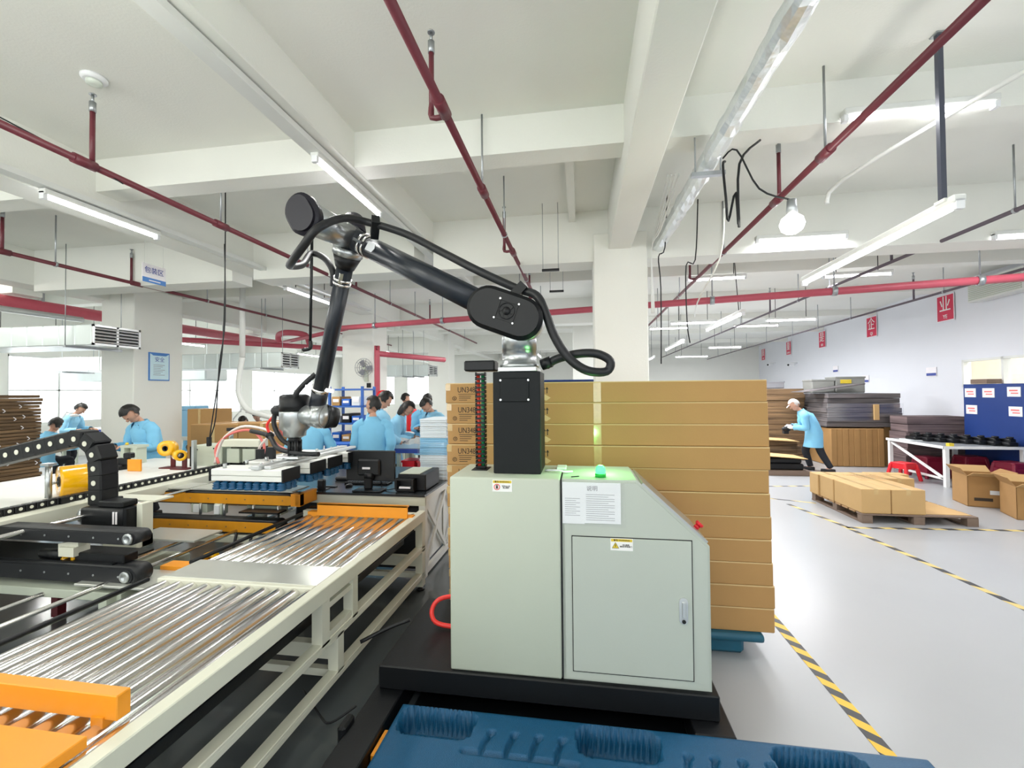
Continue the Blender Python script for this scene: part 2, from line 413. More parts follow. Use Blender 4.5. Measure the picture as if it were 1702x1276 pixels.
# dark non-slip strip under the line, hazard tape
tag(B().b(-9, -.78, -2, 5.2, 0, .004).o('floor_mat', 'floor_dark'), 'dark grey floor covering under the roller line and sealing machine', 'mat')
def tape(name, pts, wd, m, label):
    b_ = B(); P = [Vector(p) for p in pts]
    for p, q in zip(P, P[1:]):
        d = (q-p).normalized(); s_ = Vector((-d.y, d.x, 0))*wd/2
        b_.prism([(0, 0), (1, 0), (1, 1), (0, 1)], p-s_+Vector((0, 0, .0005)), q-p, s_*2, (0, 0, 1), .0015)
    tag(b_.o(name, m), label, 'tape')
tape('floor_tape', [(1.39, 2.0, 0), (1.40, 5.3, 0)], .07, 'hazard', 'yellow and black hazard tape on the floor beside the tall carton stack')
tape('floor_tape', [(3.02, 7.1, 0), (3.2, 6.1, 0), (3.31, 4.73, 0), (3.36, 3.6, 0)], .06, 'hazard_y', 'worn hazard tape running past the near corner of the wooden pallet')
tape('floor_tape', [(3.2, 5.98, 0), (6.5, 6.2, 0)], .06, 'hazard_x', 'worn hazard tape crossing the floor in front of the wooden pallet')
tape('floor_tape', [(2.9, 8.3, 0), (4.2, 8.5, 0)], .05, 'hazard_x', 'faint hazard tape across the floor before the capped worker')
tape('floor_tape', [(2.6, 7.55, 0), (3.45, 7.2, 0)], .05, 'hazard_x', 'short faint hazard tape on the floor behind the wooden pallet')

# ---------------------------------------------------------------- overhead services
def sprinkler_line(label, x, y0, y1, heads, hangers, r=.022, m='pipe_red', z=3.3, x1=None, couple=()):
    t = thing('sprinkler_pipe', label, 'pipe', (x, y0, z)); x1 = x if x1 is None else x1
    X = lambda y: x+(x1-x)*(y-y0)/(y1-y0)
    B().cyl((x, y0, z), (x1, y1, z), r, n=12).o('pipe_run', m, t)
    for y in couple: B().cyl((X(y), y-.07, z), (X(y), y+.07, z), r*1.45, n=12).o('coupling', m, t)
    for hy, side in heads:
        hx = X(hy)-.09*side; b_ = B()
        if side: b_.tube([(X(hy), hy, z), (hx, hy, z), (hx, hy, z+.08)], .016, 8, 3)
        b_.cyl((hx, hy, z), (hx, hy, 3.7), .016, n=8)
        rs = b_.o('riser', m, t)
        h = B(); h.cyl((hx, hy, 3.68), (hx, hy, 3.75), .02, n=8); h.cyl((hx, hy, 3.75), (hx, hy, 3.80), .009, n=6); h.cyl((hx, hy, 3.80), (hx, hy, 3.806), .022, n=10)
        h.o('sprinkler_head', 'galv', rs)
    for hy in hangers:
        b_ = B(); b_.cyl((X(hy), hy, z+r), (X(hy), hy, 3.9), .008, n=6); b_.lathe([(r*1.15, -.012), (r*1.35, -.012), (r*1.35, .012), (r*1.15, .012)], (X(hy), hy, z), (0, 1, 0), 12)
        b_.o('hanger', 'galv', t)
    return t
sprinkler_line('dark red sprinkler pipe overhead that passes above the robot column', -.75, 1.2, 14, [(2.43, 1), (4.9, 1), (7.4, 1)], [3.37, 4.38, 6.2, 8.5, 10.5, 12.5], .024, couple=(2.35, 3.4, 4.95))
sprinkler_line('dark red sprinkler pipe overhead between round bulb and the foil duct', 1.66, 1.4, 12, [(3.95, 0), (6.6, 1)], [3.25, 5.4, 7.7, 9.8], .024, couple=(3.25, 4.0))
sprinkler_line('dark red sprinkler pipe running over the robot elbow at left', -3.35, 1.4, 14, [(2.55, 0), (6.2, 0), (9.5, 0)], [3.66, 5.0, 7.4, 8.6, 11, 12.5], .024, couple=(2.5, 3.66))
sprinkler_line('dark red sprinkler pipe passing below the blue packing area sign', -6.3, 2.5, 14, [(3.9, 0), (5.39, 1)], [4.4, 6.6, 8.0, 9.5, 11], .024, couple=(3.9, 5.4))
sprinkler_line('grey sprinkler pipe under the ceiling between bulb and right wall', 3.9, 2.2, 22, [(6.2, 0), (9.8, 0)], [4.6, 7.6, 8.6, 11.5, 13, 15.2, 17, 19, 21], .02, 'pipe_dark')
sprinkler_line('grey sprinkler pipe running along the right wall above the red signs', 5.85, 4.2, 24, [(9.0, 0)], [6.8, 8.3, 11, 12.5, 14, 16, 18, 20, 22], .02, 'pipe_dark', 3.3, 6.5)
# large mains
t = thing('fire_main_pipe', 'thick crimson water main crossing the hall behind the white column', 'pipe', (-4.7, 8.1, 3))
B().cyl((-4.7, 8.1, 3.0), (8.0, 5.45, 3.0), .05, n=16).o('pipe_run', 'main_red', t)
for k in range(8):
    x = -3.9+k*1.45; y = 8.1-(x+4.7)*.2087
    b_ = B().lathe([(.05, -.03), (.062, -.03), (.062, .03), (.05, .03)], (x, y, 3), (1, -.2087, 0), 14); b_.cyl((x, y, 3.05), (x, y, 3.9), .009, n=6); b_.o('hanger', 'galv', t)
t = thing('fire_main_pipe', 'thick red water main at left running behind the poster column', 'pipe', (-8.7, 3, 3.16))
B().cyl((-8.75, 3, 3.16), (-8.7, 11.4, 3.16), .1, n=16).o('pipe_run', 'main_red', t)
B().cyl((-8.5, 3, 3.0), (-8.45, 6.3, 3.0), .045, n=10).o('conduit', 'alu_bright', t)
for y in (4.2, 5.9, 8.3, 9.6): B().b(-8.72, -8.68, y-.02, y+.02, 3.2, 3.9).o('hanger', 'galv', t)
t = thing('fire_main_pipe', 'red water main sloping between the two silver air ducts', 'pipe', (-8.6, 8.4, 2.95))
B().cyl((-9.2, 8.4, 2.95), (-6.0, 10.6, 2.85), .06, n=12).o('pipe_run', 'main_red', t)
B().cyl((-8.2, 10.6, 3.0), (-4.6, 8.15, 3.0), .045, n=12).o('cross_pipe', 'main_red', t)
b_ = B().tube([(-7.2, 9.6, 2.95), (-7.15, 9.55, 3.12), (-6.8, 9.4, 3.14), (-6.5, 9.6, 3.1), (-6.45, 9.7, 2.9)], .07, 10, 4); b_.o('elbow_bend', 'main_red', t)
t = thing('standpipe', 'red standpipe dropping down beside the column with a wall fan', 'pipe', (-4.25, 9.0, 0))
B().tube([(-4.33, 8.9, .0), (-4.33, 8.9, 2.5), (-4.33, 8.9, 2.62)], .06, 10, 2).o('drop_pipe', 'main_red', t)
B().cyl((-4.33, 8.9, 2.55), (-3.3, 10.4, 2.5), .06, n=12).o('branch_pipe', 'main_red', t)

def batten(label, p, q, light=True, cross=False, hang=None, col=(1, 1, .97), e=1.0):
    p, q = Vector(p), Vector(q); t = thing('tube_light', label, 'light', p, None)
    d = (q-p).normalized(); s_ = Vector((-d.y, d.x, 0))
    B().bar(p+Vector((0, 0, .035)), q+Vector((0, 0, .035)), .07, .045, .006).o('housing', 'tray_white', t)
    B().cyl(p+d*.03, q-d*.03, .02, n=10).o('lamp_tube', 'tube_glow', t)
    for c in (p, q):
        dd = d if c is p else -d
        B().bar(c, c+dd*.03, .045, .06).o('end_cap', 'white_plastic', t)
    if hang is None:
        dd = d*((q-p).length*.2); hang = [(c+Vector((0, 0, .055)), Vector((c.x, c.y, 3.9))) for c in (p+dd, q-dd)]
    if hang:
        for c in hang: B().tube([c[0], c[1]], .006, 6, 1).o('suspension_wire', 'black_plastic', t)
    if light:
        m_ = (p+q)/2; a = area('tube_lamp', m_-Vector((0, 0, .03)), (q-p).length, .05, TUBE_W*e, col, (0, 0, math.atan2(d.y, d.x)))
cool = (.96, .965, 1)
batten('bright tube light under the beam above the robot elbow', (-1.99, 3.05, 3.50), (-1.99, 4.15, 3.50), hang=[])
batten('tube light on the long white tray at upper left', (-4.3, 2.9, 3.33), (-4.3, 3.9, 3.33), hang=[])
batten('tube light mounted crosswise at upper right behind the thin dark pole', (1.84, 3.378, 3.60), (2.78, 3.378, 3.60), col=cool, hang=[], e=.5)
batten('crosswise tube light just beyond the round glowing bulb', (2.0, 5.378, 3.40), (2.95, 5.378, 3.40), col=cool, hang=[], e=.7)
batten('long tube light hanging at an angle from a dark pole at right', (2.30, 4.95, 2.8), (2.25, 2.98, 2.8), col=cool, e=1.0, hang=[])
batten('tube light cut by the right edge above the red main', (4.35, 5.378, 3.3), (5.3, 5.378, 3.3), col=cool, hang=[])
batten('tube light crosswise behind the crimson main near the white column', (1.73, 7.52, 3.5), (2.63, 7.48, 3.5), col=cool)
batten('tube light hanging lengthwise from a cable below the crimson main', (2.3, 8.5, 2.8), (2.32, 6.72, 2.8), col=cool, hang=[((2.32, 6.9, 2.83), (2.25, 6.9, 3.9))])
batten('tube light crosswise left of the grey sprinkler pipe', (3.75, 7.5, 3.45), (4.7, 7.46, 3.45), col=cool)
k = 0
for lab, p, q in (('far tube light lengthwise, third back in the right bay', (2.3, 12.4, 2.8), (2.3, 10.4, 2.8)),
                  ('far tube light crosswise, above the topmost cartons', (2.0, 10.3, 3.2), (3.0, 10.28, 3.2)), ('far tube light crosswise, right of the hanging cable', (4.0, 10.3, 3.2), (5.0, 10.26, 3.2)),
                  ('far tube light crosswise, at the deep end of the right bay', (2.0, 13.3, 3.5), (3.1, 13.28, 3.5)), ('far tube light crosswise, nearest the first red sign', (4.3, 13.3, 3.5), (5.5, 13.28, 3.5)),
                  ('farthest tube light lengthwise in the right bay', (2.4, 17.5, 2.8), (2.4, 15, 2.8)), ('far tube light on the wall side of the right bay', (4.5, 16.5, 3.2), (5.6, 16.48, 3.2)),
                  ('tube light on the tray in the aisle behind the robot forearm', (-1.7, 9.2, 3.4), (-1.7, 10.5, 3.4)), ('tube light in the far aisle above the blue rack', (-1.7, 12, 3.4), (-1.7, 13.2, 3.4)),
                  ('tube light over the far benches at left', (-6.6, 11.5, 3.2), (-6.6, 13, 3.2)), ('tube light beyond the hanging double wire', (-4.4, 6.0, 3.3), (-4.4, 7.3, 3.3)), ('far tube light by the window wall', (-10, 9, 3.0), (-10, 10.4, 3.0)),
                  ('tube light in the far left hall, first of its row', (-7, 15, 3.2), (-7, 16.5, 3.2)), ('tube light in the far left hall, second of its row', (-10.5, 15, 3.2), (-10.5, 16.5, 3.2)), ('tube light in the far left hall, deepest near the corner', (-10.5, 19, 3.2), (-10.5, 20.5, 3.2)), ('tube light in the far left hall, deepest of the middle row', (-6.5, 19, 3.2), (-6.5, 20.5, 3.2)), ('tube light deepest in the aisle behind the column', (-1.7, 17.5, 3.2), (-1.7, 19, 3.2)), ('tube light crosswise nearest the far wall of the right bay', (4.2, 20.6, 3.2), (5.6, 20.58, 3.2)), ('tube light by the windows over the seated worker', (-11, 6.5, 2.75), (-11, 8, 2.75))):
    batten(lab, p, q, col=cool if p[0] > 0 else (1, 1, .95), e=3.3 if p[0] > 0 else 2.0)
t = thing('hanging_pole', 'thin dark steel pole hanging from the ceiling at upper right', 'pole', (2.22, 3.07, 2.87))
B().b(2.205, 2.235, 3.055, 3.085, 2.85, 3.9).o('pole', 'pole_navy', t); B().b(2.19, 2.25, 3.04, 3.1, 3.89, 3.9).o('ceiling_plate', 'galv', t); B().b(2.2, 2.3, 3.03, 3.11, 2.838, 2.858).o('clip', 'tray_white', t)
t = thing('bulb_lamp', 'round glowing bulb hanging under the ceiling at right', 'light', (1.39, 3.13, 2.8))
B().ball((1.39, 3.13, 2.79), .075, .075, .07).o('bulb', 'bulb_glow', t); B().cyl((1.39, 3.13, 2.85), (1.39, 3.13, 2.95), .035, .028).o('lamp_holder', 'galv', t)
B().tube([(1.39, 3.13, 2.95), (1.2, 3.15, 3.05), (1.08, 3.2, 3.35), (1.02, 3.3, 3.35)], .006, 6).o('cord', 'black_plastic', t)
pl = bpy.data.lights.new('bulb_light', 'POINT'); pl.energy = 12; pl.shadow_soft_size = .08; pl.color = (1, .98, .9)
po = bpy.data.objects.new('bulb_light', pl); COL.objects.link(po); po.location = (1.39, 3.0, 2.66)
# cables hanging by the foil duct
tag(B().tube([(1.05, 3.35, 3.35), (1.02, 3.3, 3.3), (1.02, 3.25, 3.05), (1.05, 3.3, 2.9), (1.1, 3.3, 3.1), (1.12, 3.3, 2.85), (1.13, 3.3, 3.3), (1.3, 3.38, 3.5)], .009, 6).o('cable', 'black_plastic'), 'black looped cable hanging between foil duct and bulb', 'cable')
tag(B().tube([(1.03, 3.32, 3.0), (1.05, 3.5, 2.7), (1.06, 4.2, 2.5), (1.7, 6.9, 2.8)], .006, 6).o('cable', 'tray_white'), 'thin white cable dangling below the black loop', 'cable')
tag(B().tube([(.98, 5.1, 3.9), (.95, 5.1, 3.3), (.88, 5.1, 3.2), (.9, 5.1, 2.85), (.9, 5.15, 2.0)], .007, 6).o('cable', 'black_plastic'), 'black cable dropping beside the right edge of the white column', 'cable')
tag(B().tube([(1.36, 5.3, 3.9), (1.32, 5.3, 3.2), (1.22, 5.3, 3.14), (1.22, 5.3, 2.5), (1.26, 5.35, 2.25)], .007, 6).o('cable', 'black_plastic'), 'black cable bent over a hook, second from the white column', 'cable')
t = thing('foil_duct', 'crinkled silver foil duct hanging along the white beam', 'duct', (.93, 1, 3.4))
D = B(); rr = random.Random(3)
RR = []
for i in range(60):
    y = .4+i*.087; r_ = .07+rr.uniform(-.007, .007); x = .99-.016*(y-2)
    RR.append([(x+math.cos(a)*r_*(1+rr.uniform(-.06, .06)), y+rr.uniform(-.01, .01), 3.42+math.sin(a)*r_*(1+rr.uniform(-.08, .08))) for a in [2*PI*k/12 for k in range(12)]])
D.rings(RR, smooth=False); D.o('duct_skin', 'foil', t)
for y in (1.6, 3.45):
    b_ = B().b(.84, 1.08, y-.02, y+.02, 3.30, 3.33); b_.cyl((.87, y, 3.3), (.87, y, 3.9), .006, n=6); b_.cyl((1.05, y, 3.3), (1.05, y, 3.9), .006, n=6); b_.o('hanger', 'galv', t)
t = thing('conduit', 'bundle of pale cables running down the beam to the white column', 'cable', (.85, 5.3, 3.4))
for k in range(4): B().tube([(.74+.03*k, 3.8, 3.5), (.80+.012*k, 4.7, 3.42-.02*k), (.83, 5.25, 3.33), (.83+.01*k, 5.3, 2.6)], .008, 6).o('wire', 'tray_white', t)
tag(B().tube([(2.95, 2.3, 3.87), (2.9, 2.4, 3.6), (2.6, 3.0, 3.56), (2.25, 4.15, 3.5), (2.2, 4.3, 3.36)], .018, 8, 3).o('conduit', 'tray_white'), 'white conduit sloping from the crosswise tube light at upper right', 'conduit')
tag(B().tube([(-3.9, 2.2, 3.62), (-3.45, 2.6, 3.35), (-3.3, 2.72, 3.25)], .005, 6).o('wire', 'black_plastic'), 'thin black wire sagging from the ceiling onto the left pipe', 'wire')
# cable trays the battens hang on
def tray(label, p, q):
    p, q = Vector(p), Vector(q); t = thing('cable_tray', label, 'tray', p); d = (q-p).normalized(); s_ = Vector((-d.y, d.x, 0))
    B().bar(p, q, .1, .006).o('tray_base', 'tray_white', t)
    for sgn in (-1, 1): B().bar(p+s_*.05*sgn+Vector((0, 0, .02)), q+s_*.05*sgn+Vector((0, 0, .02)), .006, .045).o('tray_side', 'tray_white', t)
tray('long white cable tray along the left beam holding a tube light', (-4.3, 1.2, 3.40), (-4.3, 8.5, 3.40))
tray('white cable tray under the beam above the robot elbow', (-1.99, .6, 3.545), (-1.99, 12, 3.545))
t = thing('smoke_detector', 'white round smoke detector on the ceiling at upper left', 'detector', (-3.3, 2.52, 3.9))
B().lathe([(.075, 0), (.075, -.015), (.06, -.03)], (-3.3, 2.52, 3.9), n=20).o('base', 'white_plastic', t); B().lathe([(.045, -.03), (.045, -.05), (.02, -.055)], (-3.3, 2.52, 3.9), n=20).o('sensor', 'aircon', t)
for x, y, lab in ((-.33, 5.1, 'small dark plate hung on two thin rods below the beam'), (-.32, 6.2, 'small dark plate on rods, the farther and lower one')):
    t = thing('hanging_bracket', lab, 'bracket', (x, y, 3.1))
    B().b(x-.1, x+.1, y-.02, y+.02, 3.1, 3.125).o('plate', 'black_metal', t)
    for s_ in (-.09, .09): B().cyl((x+s_, y, 3.12), (x+s_, y, 3.9), .004, n=6).o('rod', 'galv', t)
# hanging double wire in front of the columns at left, one pole by the arm
t = thing('drop_cable', 'pair of dark wires hanging from the pipe down to a small plug', 'cable', (-3.8, 4.2, 1.3))
B().tube([(-3.79, 4.2, 3.9), (-3.79, 4.2, 3.33), (-3.80, 4.2, 2.6), (-3.83, 4.2, 2.1), (-3.93, 4.2, 1.5), (-3.98, 4.2, 1.2)], .006, 6).o('wire', 'black_plastic', t)
B().tube([(-3.80, 4.2, 3.33), (-3.79, 4.2, 2.5), (-3.86, 4.2, 2.0), (-3.9, 4.2, 1.45), (-3.98, 4.2, 1.2)], .006, 6).o('wire', 'black_plastic', t)
B().b(-4.0, -3.96, 4.18, 4.22, 1.14, 1.24, .006).o('plug', 'black_plastic', t)
t = thing('drop_pipe', 'thin black pipe hanging left of the robot forearm', 'pipe', (-3.2, 4.6, 2.2))
B().cyl((-3.02, 4.6, 3.9), (-3.05, 4.6, 2.3), .016, n=8).o('pipe', 'black_plastic', t); B().tube([(-3.05, 4.6, 2.3), (-3.05, 4.6, 2.22), (-3.14, 4.6, 2.2)], .022, 8).o('nozzle', 'black_plastic', t)

# air ducts with grilles
def duct(label, x0, x1, y0, y1, z0, z1, grille_x=True):
    t = thing('air_duct', label, 'duct', (x1, y0, z0))
    d = B(); n = max(2, int((x1-x0)/.28))
    for i in range(n):
        a, b_ = x0+(x1-x0)*i/n, x0+(x1-x0)*(i+1)/n
        d.b(a+.004, b_-.004, y0, y1, z0, z1, .012)
    d.b(x0, x1, y0+.01, y1-.01, z0+.01, z1-.01)
    d.o('duct_body', 'duct_white', t)
    fr = B(); e = .03
    fr.b(x1, x1+.02, y0, y1, z0, z0+e).b(x1, x1+.02, y0, y1, z1-e, z1).b(x1, x1+.02, y0, y0+e, z0, z1).b(x1, x1+.02, y1-e, y1, z0, z1).b(x1, x1+.02, (y0+y1)/2-.015, (y0+y1)/2+.015, z0, z1)
    g = fr.o('grille_frame', 'alu_bright', t); B().b(x1-.001, x1+.003, y0+e, y1-e, z0+e, z1-e).o('grille_back', 'gap_black', g)
    for i in range(5):
        z = z0+e+(z1-z0-2*e)*(i+.5)/5
        B().b(x1+.004, x1+.03, y0+e, y1-e, z-.009, z+.009, rot=Matrix.Rotation(.5, 3, 'Y')).o('slat', 'alu_bright', g)
    b_ = B()
    for x in (x0+.8, x1-.4):
        b_.b(x-.02, x+.02, y0-.05, y1+.05, z0-.03, z0)
        for y in (y0-.04, y1+.04): b_.cyl((x, y, z0-.02), (x, y, 3.9), .006, n=6)
    b_.o('hanger', 'galv', t)
duct('near silver air duct with black grille in front of the poster column', -11.5, -6.95, 5.3, 6.0, 2.43, 2.73)
duct('second silver air duct with grille behind the poster column', -12, -5.95, 8.0, 8.55, 2.23, 2.54)
duct('third silver air duct with grille, right of the fan column', -5.5, -4.0, 11.2, 11.9, 2.15, 2.45)
_d = B().b(-13.5, -9.2, 9.6, 10.3, 2.05, 2.35, .03)
for x_ in (-12.8, -11.0, -9.5): _d.cyl((x_, 9.95, 2.33), (x_, 9.95, 3.895), .01, n=6)
tag(_d.o('air_duct', 'duct_white'), 'low pale air duct along the window wall at far left', 'duct')
# ---------------------------------------------------------------- palletizing robot on its cabinet
t = thing('robot_cabinet', 'grey-green steel robot control cabinet with sloped corner on a black plinth', 'cabinet', (-.04, 2.46, .25))
B().b(-.69, -.108, 2.245, 2.67, .25, 1.255, .012, seg=2).o('left_housing', 'cab_grey', t)
prof = [(-.10, .25), (.607, .25), (.607, .945), (.27, 1.255), (-.10, 1.255)]
P = B().prism([(a, b_) for a, b_ in prof], (0, 2.245, 0), (1, 0, 0), (0, 0, 1), (0, 1, 0), .425, .012)
P.o('right_housing', 'cab_grey2', t)
B().b(-.108, -.10, 2.25, 2.66, .255, 1.25).o('seam', 'gap_black', t)
# sloped control panel with a raised lip
sd = Vector((.607-.27, 0, .945-1.255)).normalized(); sn = Vector((-sd.z, 0, sd.x))*1.0
if sn.z < 0: sn = -sn
Q = Vector((.27, 2.26, 1.255))
B().prism([(.03, 0), (.44, 0), (.44, .012), (.03, .012)], Q, sd, sn, (0, 1, 0), .39).o('control_panel', 'silver', t)
e = Q+sd*.415+sn*.012+Vector((0, .16, 0)); b_ = B(); b_.cyl(e, e+sn*.02, .014, n=12); b_.cyl(e+sn*.02, e+sn*.036, .021, n=14); b_.o('emergency_stop', 'plastic_red', t)
d = B(); g = .004
B().b(-.054, .524, 2.2415, 2.25, .30, .975).o('door_gap', 'gap_black', t)
door = B().b(-.054+g, .524-g, 2.2385, 2.25, .30+g, .975-g, .002).o('door', 'cab_grey2', t)
hd = B().prism([(b2, a2) for a2, b2 in stadium(.043, .02)], (.478, 2.2385, .637), (1, 0, 0), (0, 0, 1), (0, -1, 0), .006).o('handle', 'alu_bright', door)
B().b(.470, .488, 2.225, 2.233, .607, .682, .003).o('lever', 'alu_bright', door); B().cyl((.478, 2.2325, .588), (.478, 2.227, .588), .009).o('lock', 'gap_black', door)
def sticker(x0, x1, z0, z1, kind, lines, yy=2.2365):
    s_ = B().b(x0, x1, yy, yy+.0015, z0, z1).o('warning_label', 'white_paint', t)
    B().b(x0+.003, x1-.003, yy-.0008, yy, z1-.016, z1-.003).o('header', 'label_yellow', s_)
    text('header_text', lines[0], .011, ((x0+x1)/2, yy-.001, z1-.0095), (1, 0, 0), (0, 0, 1), 'ink', s_)
    c = (x0+.024, yy-.0008, (z0+z1)/2-.006)
    if kind == 'tri':
        B().prism([(-.015, -.011), (.015, -.011), (0, .015)], c, (1, 0, 0), (0, 0, 1), (0, -1, 0), .0008).o('symbol', 'label_yellow', s_)
        b_ = B(); P3 = [Vector((c[0]+a, c[1]-.001, c[2]+b2)) for a, b2 in ((-.016, -.012), (.016, -.012), (0, .016))]
        for i in range(3): b_.bar(P3[i], P3[(i+1) % 3], .002, .001)
        b_.b(c[0]-.0015, c[0]+.0015, c[1]-.002, c[1]-.001, c[2]-.005, c[2]+.007); b_.o('symbol_edge', 'ink', s_)
    else:
        B().lathe([(.0125, 0), (.016, 0), (.016, .001), (.0125, .001)], c, (0, -1, 0), 20).o('symbol_ring', 'hose_red', s_)
        b_ = B().b(c[0]-.005, c[0]+.005, c[1]-.001, c[1], c[2]-.009, c[2]+.003)
        for k in range(4): b_.b(c[0]-.005+k*.0027, c[0]-.0033+k*.0027, c[1]-.001, c[1], c[2]+.003, c[2]+.010)
        b_.o('symbol_hand', 'ink', s_)
    text('label_text', '\n'.join(lines[1:]), .0085, ((x0+x1)/2+.02, yy-.001, (z0+z1)/2-.006), (1, 0, 0), (0, 0, 1), 'ink', s_)
sticker(-.458, -.355, 1.185, 1.245, 'hand', ['警告 WARNING', '非专业人员', '禁止操作'], 2.2425)
sticker(.137, .245, .912, .972, 'tri', ['警告 WARNING', '当心触电', '请勿打开机柜门'])
# plastic sleeve with papers on the front
tw = thing('document_sleeve', 'clear plastic sleeve of papers taped to the cabinet front', 'paper', (.05, 2.24, 1.14))
B().b(-.098, .012, 2.241, 2.2435, 1.035, 1.243).o('paper_sheet', 'paper', tw); B().b(.004, .19, 2.2395, 2.242, 1.04, 1.243).o('paper_sheet', 'paper', tw)
text('heading', '说明', .028, (.05, 2.2388, 1.212), (1, 0, 0), (0, 0, 1), 'ink_grey', tw)
b_ = B()
for i in range(13): b_.b(.02, .16-.03*(i % 3 == 1), 2.2385, 2.2392, 1.182-i*.0105, 1.184-i*.0105)
for i in range(9): b_.b(-.085, -.01-.02*(i % 2), 2.2402, 2.2408, 1.16-i*.0105, 1.162-i*.0105)
b_.o('print_lines', 'ink_grey', tw)
F_ = B()
for i in range(8):
    for j in range(5): pass
nx, nz = 9, 6; rr = random.Random(5); Vg = []
for j in range(nz+1):
    Vg.append([F_.m.verts.new((-.102+.31*i/nx+.006*j/nz, 2.236-rr.uniform(0, .006)*(0 < i < nx), 1.250-.222*j/nz-.004*i/nx)) for i in range(nx+1)])
for j in range(nz):
    for i in range(nx):
        f = F_.m.faces.new((Vg[j][i], Vg[j][i+1], Vg[j+1][i+1], Vg[j+1][i])); f.smooth = True
F_.o('sleeve', 'film', tw)
# plinth
B().b(-1.08, .635, 2.225, 3.0, .13, .25, .006).o('robot_plinth', 'black_metal')
tag(bpy.data.objects['robot_plinth'], 'flat black steel plinth under the robot cabinet with two forward floor rails', 'plinth')
pt = bpy.data.objects['robot_plinth']; WL[pt.name] = Vector()
for x0, x1, ya in ((-1.10, -.945, 1.2), (.50, .68, 2.14)):
    B().b(x0, x1, ya, 2.98, .005, .129, .006).o('floor_rail', 'black_metal', pt)
B().b(-.90, .49, 2.5, 2.98, .02, .129).o('cross_beam', 'black_metal', pt); B().b(-.905, .495, 2.13, 2.6, .005, .018).o('gap_shade_sheet', 'black_metal', pt)  # black sheet on the floor stands in for shade between plinth and pallet
B().b(-1.13, -1.09, 1.9, 2.0, .02, .16, .01).o('bracket', 'black_metal', pt)
tag(B().cyl((-.925, 1.98, .06), (-.925, 1.93, .06), .015).b(-.94, -.912, 1.85, 2.0, .006, .1, .004).o('positioning_block', 'orange'), 'small orange positioning block between left floor rail and blue pallet', 'block')
# beacon
t = thing('signal_beacon', 'glowing green signal beacon on top of the cabinet', 'lamp', (.097, 2.33, 1.255))
B().lathe([(.028, 0), (.028, .018)], (.097, 2.33, 1.255), n=20).o('base', 'green_dark', t)
B().lathe([(.025, .018), (.027, .035), (.022, .052), (.012, .06), (0, .062)], (.097, 2.33, 1.255), n=20).o('lens', 'green_glow', t)
l = bpy.data.lights.new('beacon_light', 'POINT'); l.energy = 3.2; l.color = (.25, 1, .25); l.shadow_soft_size = .03
lo = bpy.data.objects.new('beacon_light', l); COL.objects.link(lo); lo.location = (.097, 2.40, 1.36)
tag(B().b(-.055, -.012, 2.31, 2.318, 1.2555, 1.259, rot=Matrix.Rotation(.5, 3, 'Z')).o('cable_slot', 'gap_black'), 'short black slot on cabinet top left of the green beacon', 'slot')
tag(B().b(-.14, -.085, 2.5, 2.6, 1.2555, 1.27, .004).tube([(-.2, 2.45, 1.262), (-.12, 2.42, 1.268), (-.09, 2.4, 1.265), (-.05, 2.43, 1.262)], .006).o('cable_tail', 'white_plastic'), 'crumpled white cable tail on the cabinet top beside the column', 'cable')

# lifting column
t = thing('lift_column', 'square black lifting column carrying the robot arm', 'column', (-.345, 2.49, 1.255))
B().b(-.475, -.215, 2.36, 2.63, 1.256, 1.81, .004).o('column_body', 'black_column', t)
B().b(-.445, -.235, 2.355, 2.635, 1.811, 1.835, .003).o('top_flange', 'alu_bright', t)
pl_ = B().b(-.435, -.275, 2.352, 2.36, 1.645, 1.775, .004).o('cover_plate', 'black_column', t)
for x in (-.431, -.279):
    for z in (1.657, 1.763): B().cyl((x, 2.352, z), (x, 2.348, z), .006, n=10).o('screw', 'alu_bright', pl_)
t = thing('cable_carrier', 'open black cable carrier with red and green hoses beside the column', 'cable', (-.577, 2.55, 1.255))
B().b(-.66, -.48, 2.44, 2.56, 1.82, 1.88, .008).o('top_bracket', 'black_metal', t)
B().b(-.62, -.53, 2.44, 2.56, 1.2555, 1.258).o('slot', 'gap_black', t)
lk = B().b(-.607, -.601, 2.49, 2.53, 0, .022, .002).b(-.553, -.547, 2.49, 2.53, 0, .022, .002).b(-.603, -.551, 2.487, 2.495, .004, .014).b(-.603, -.551, 2.525, 2.533, .004, .014)
lm = lk.mesh('link', 'black_plastic')
for i in range(22): share('link', lm, t, (0, 0, 1.258+i*.0255))
B().cyl((-.587, 2.51, 1.26), (-.592, 2.51, 1.81), .011).o('hose', 'hose_red2', t); B().cyl((-.566, 2.51, 1.26), (-.564, 2.512, 1.81), .011).o('hose', 'hose_green', t)

# the arm
S = Vector((-.40, 2.42, 2.125)); EL = Vector((-1.585, 2.86, 2.79)); WR = Vector((-2.17, 3.38, 1.63))
t = thing('industrial_robot', 'black and silver articulated robot arm with suction gripper stack below its wrist', 'robot', (-.345, 2.49, 1.835))
b_ = B(); b_.lathe([(.11, 0), (.11, .02), (.098, .02), (.098, .10), (.1, .10), (.1, .18), (.085, .2)], (-.345, 2.49, 1.836), n=28); b_.o('base_cylinder', 'silver', t)
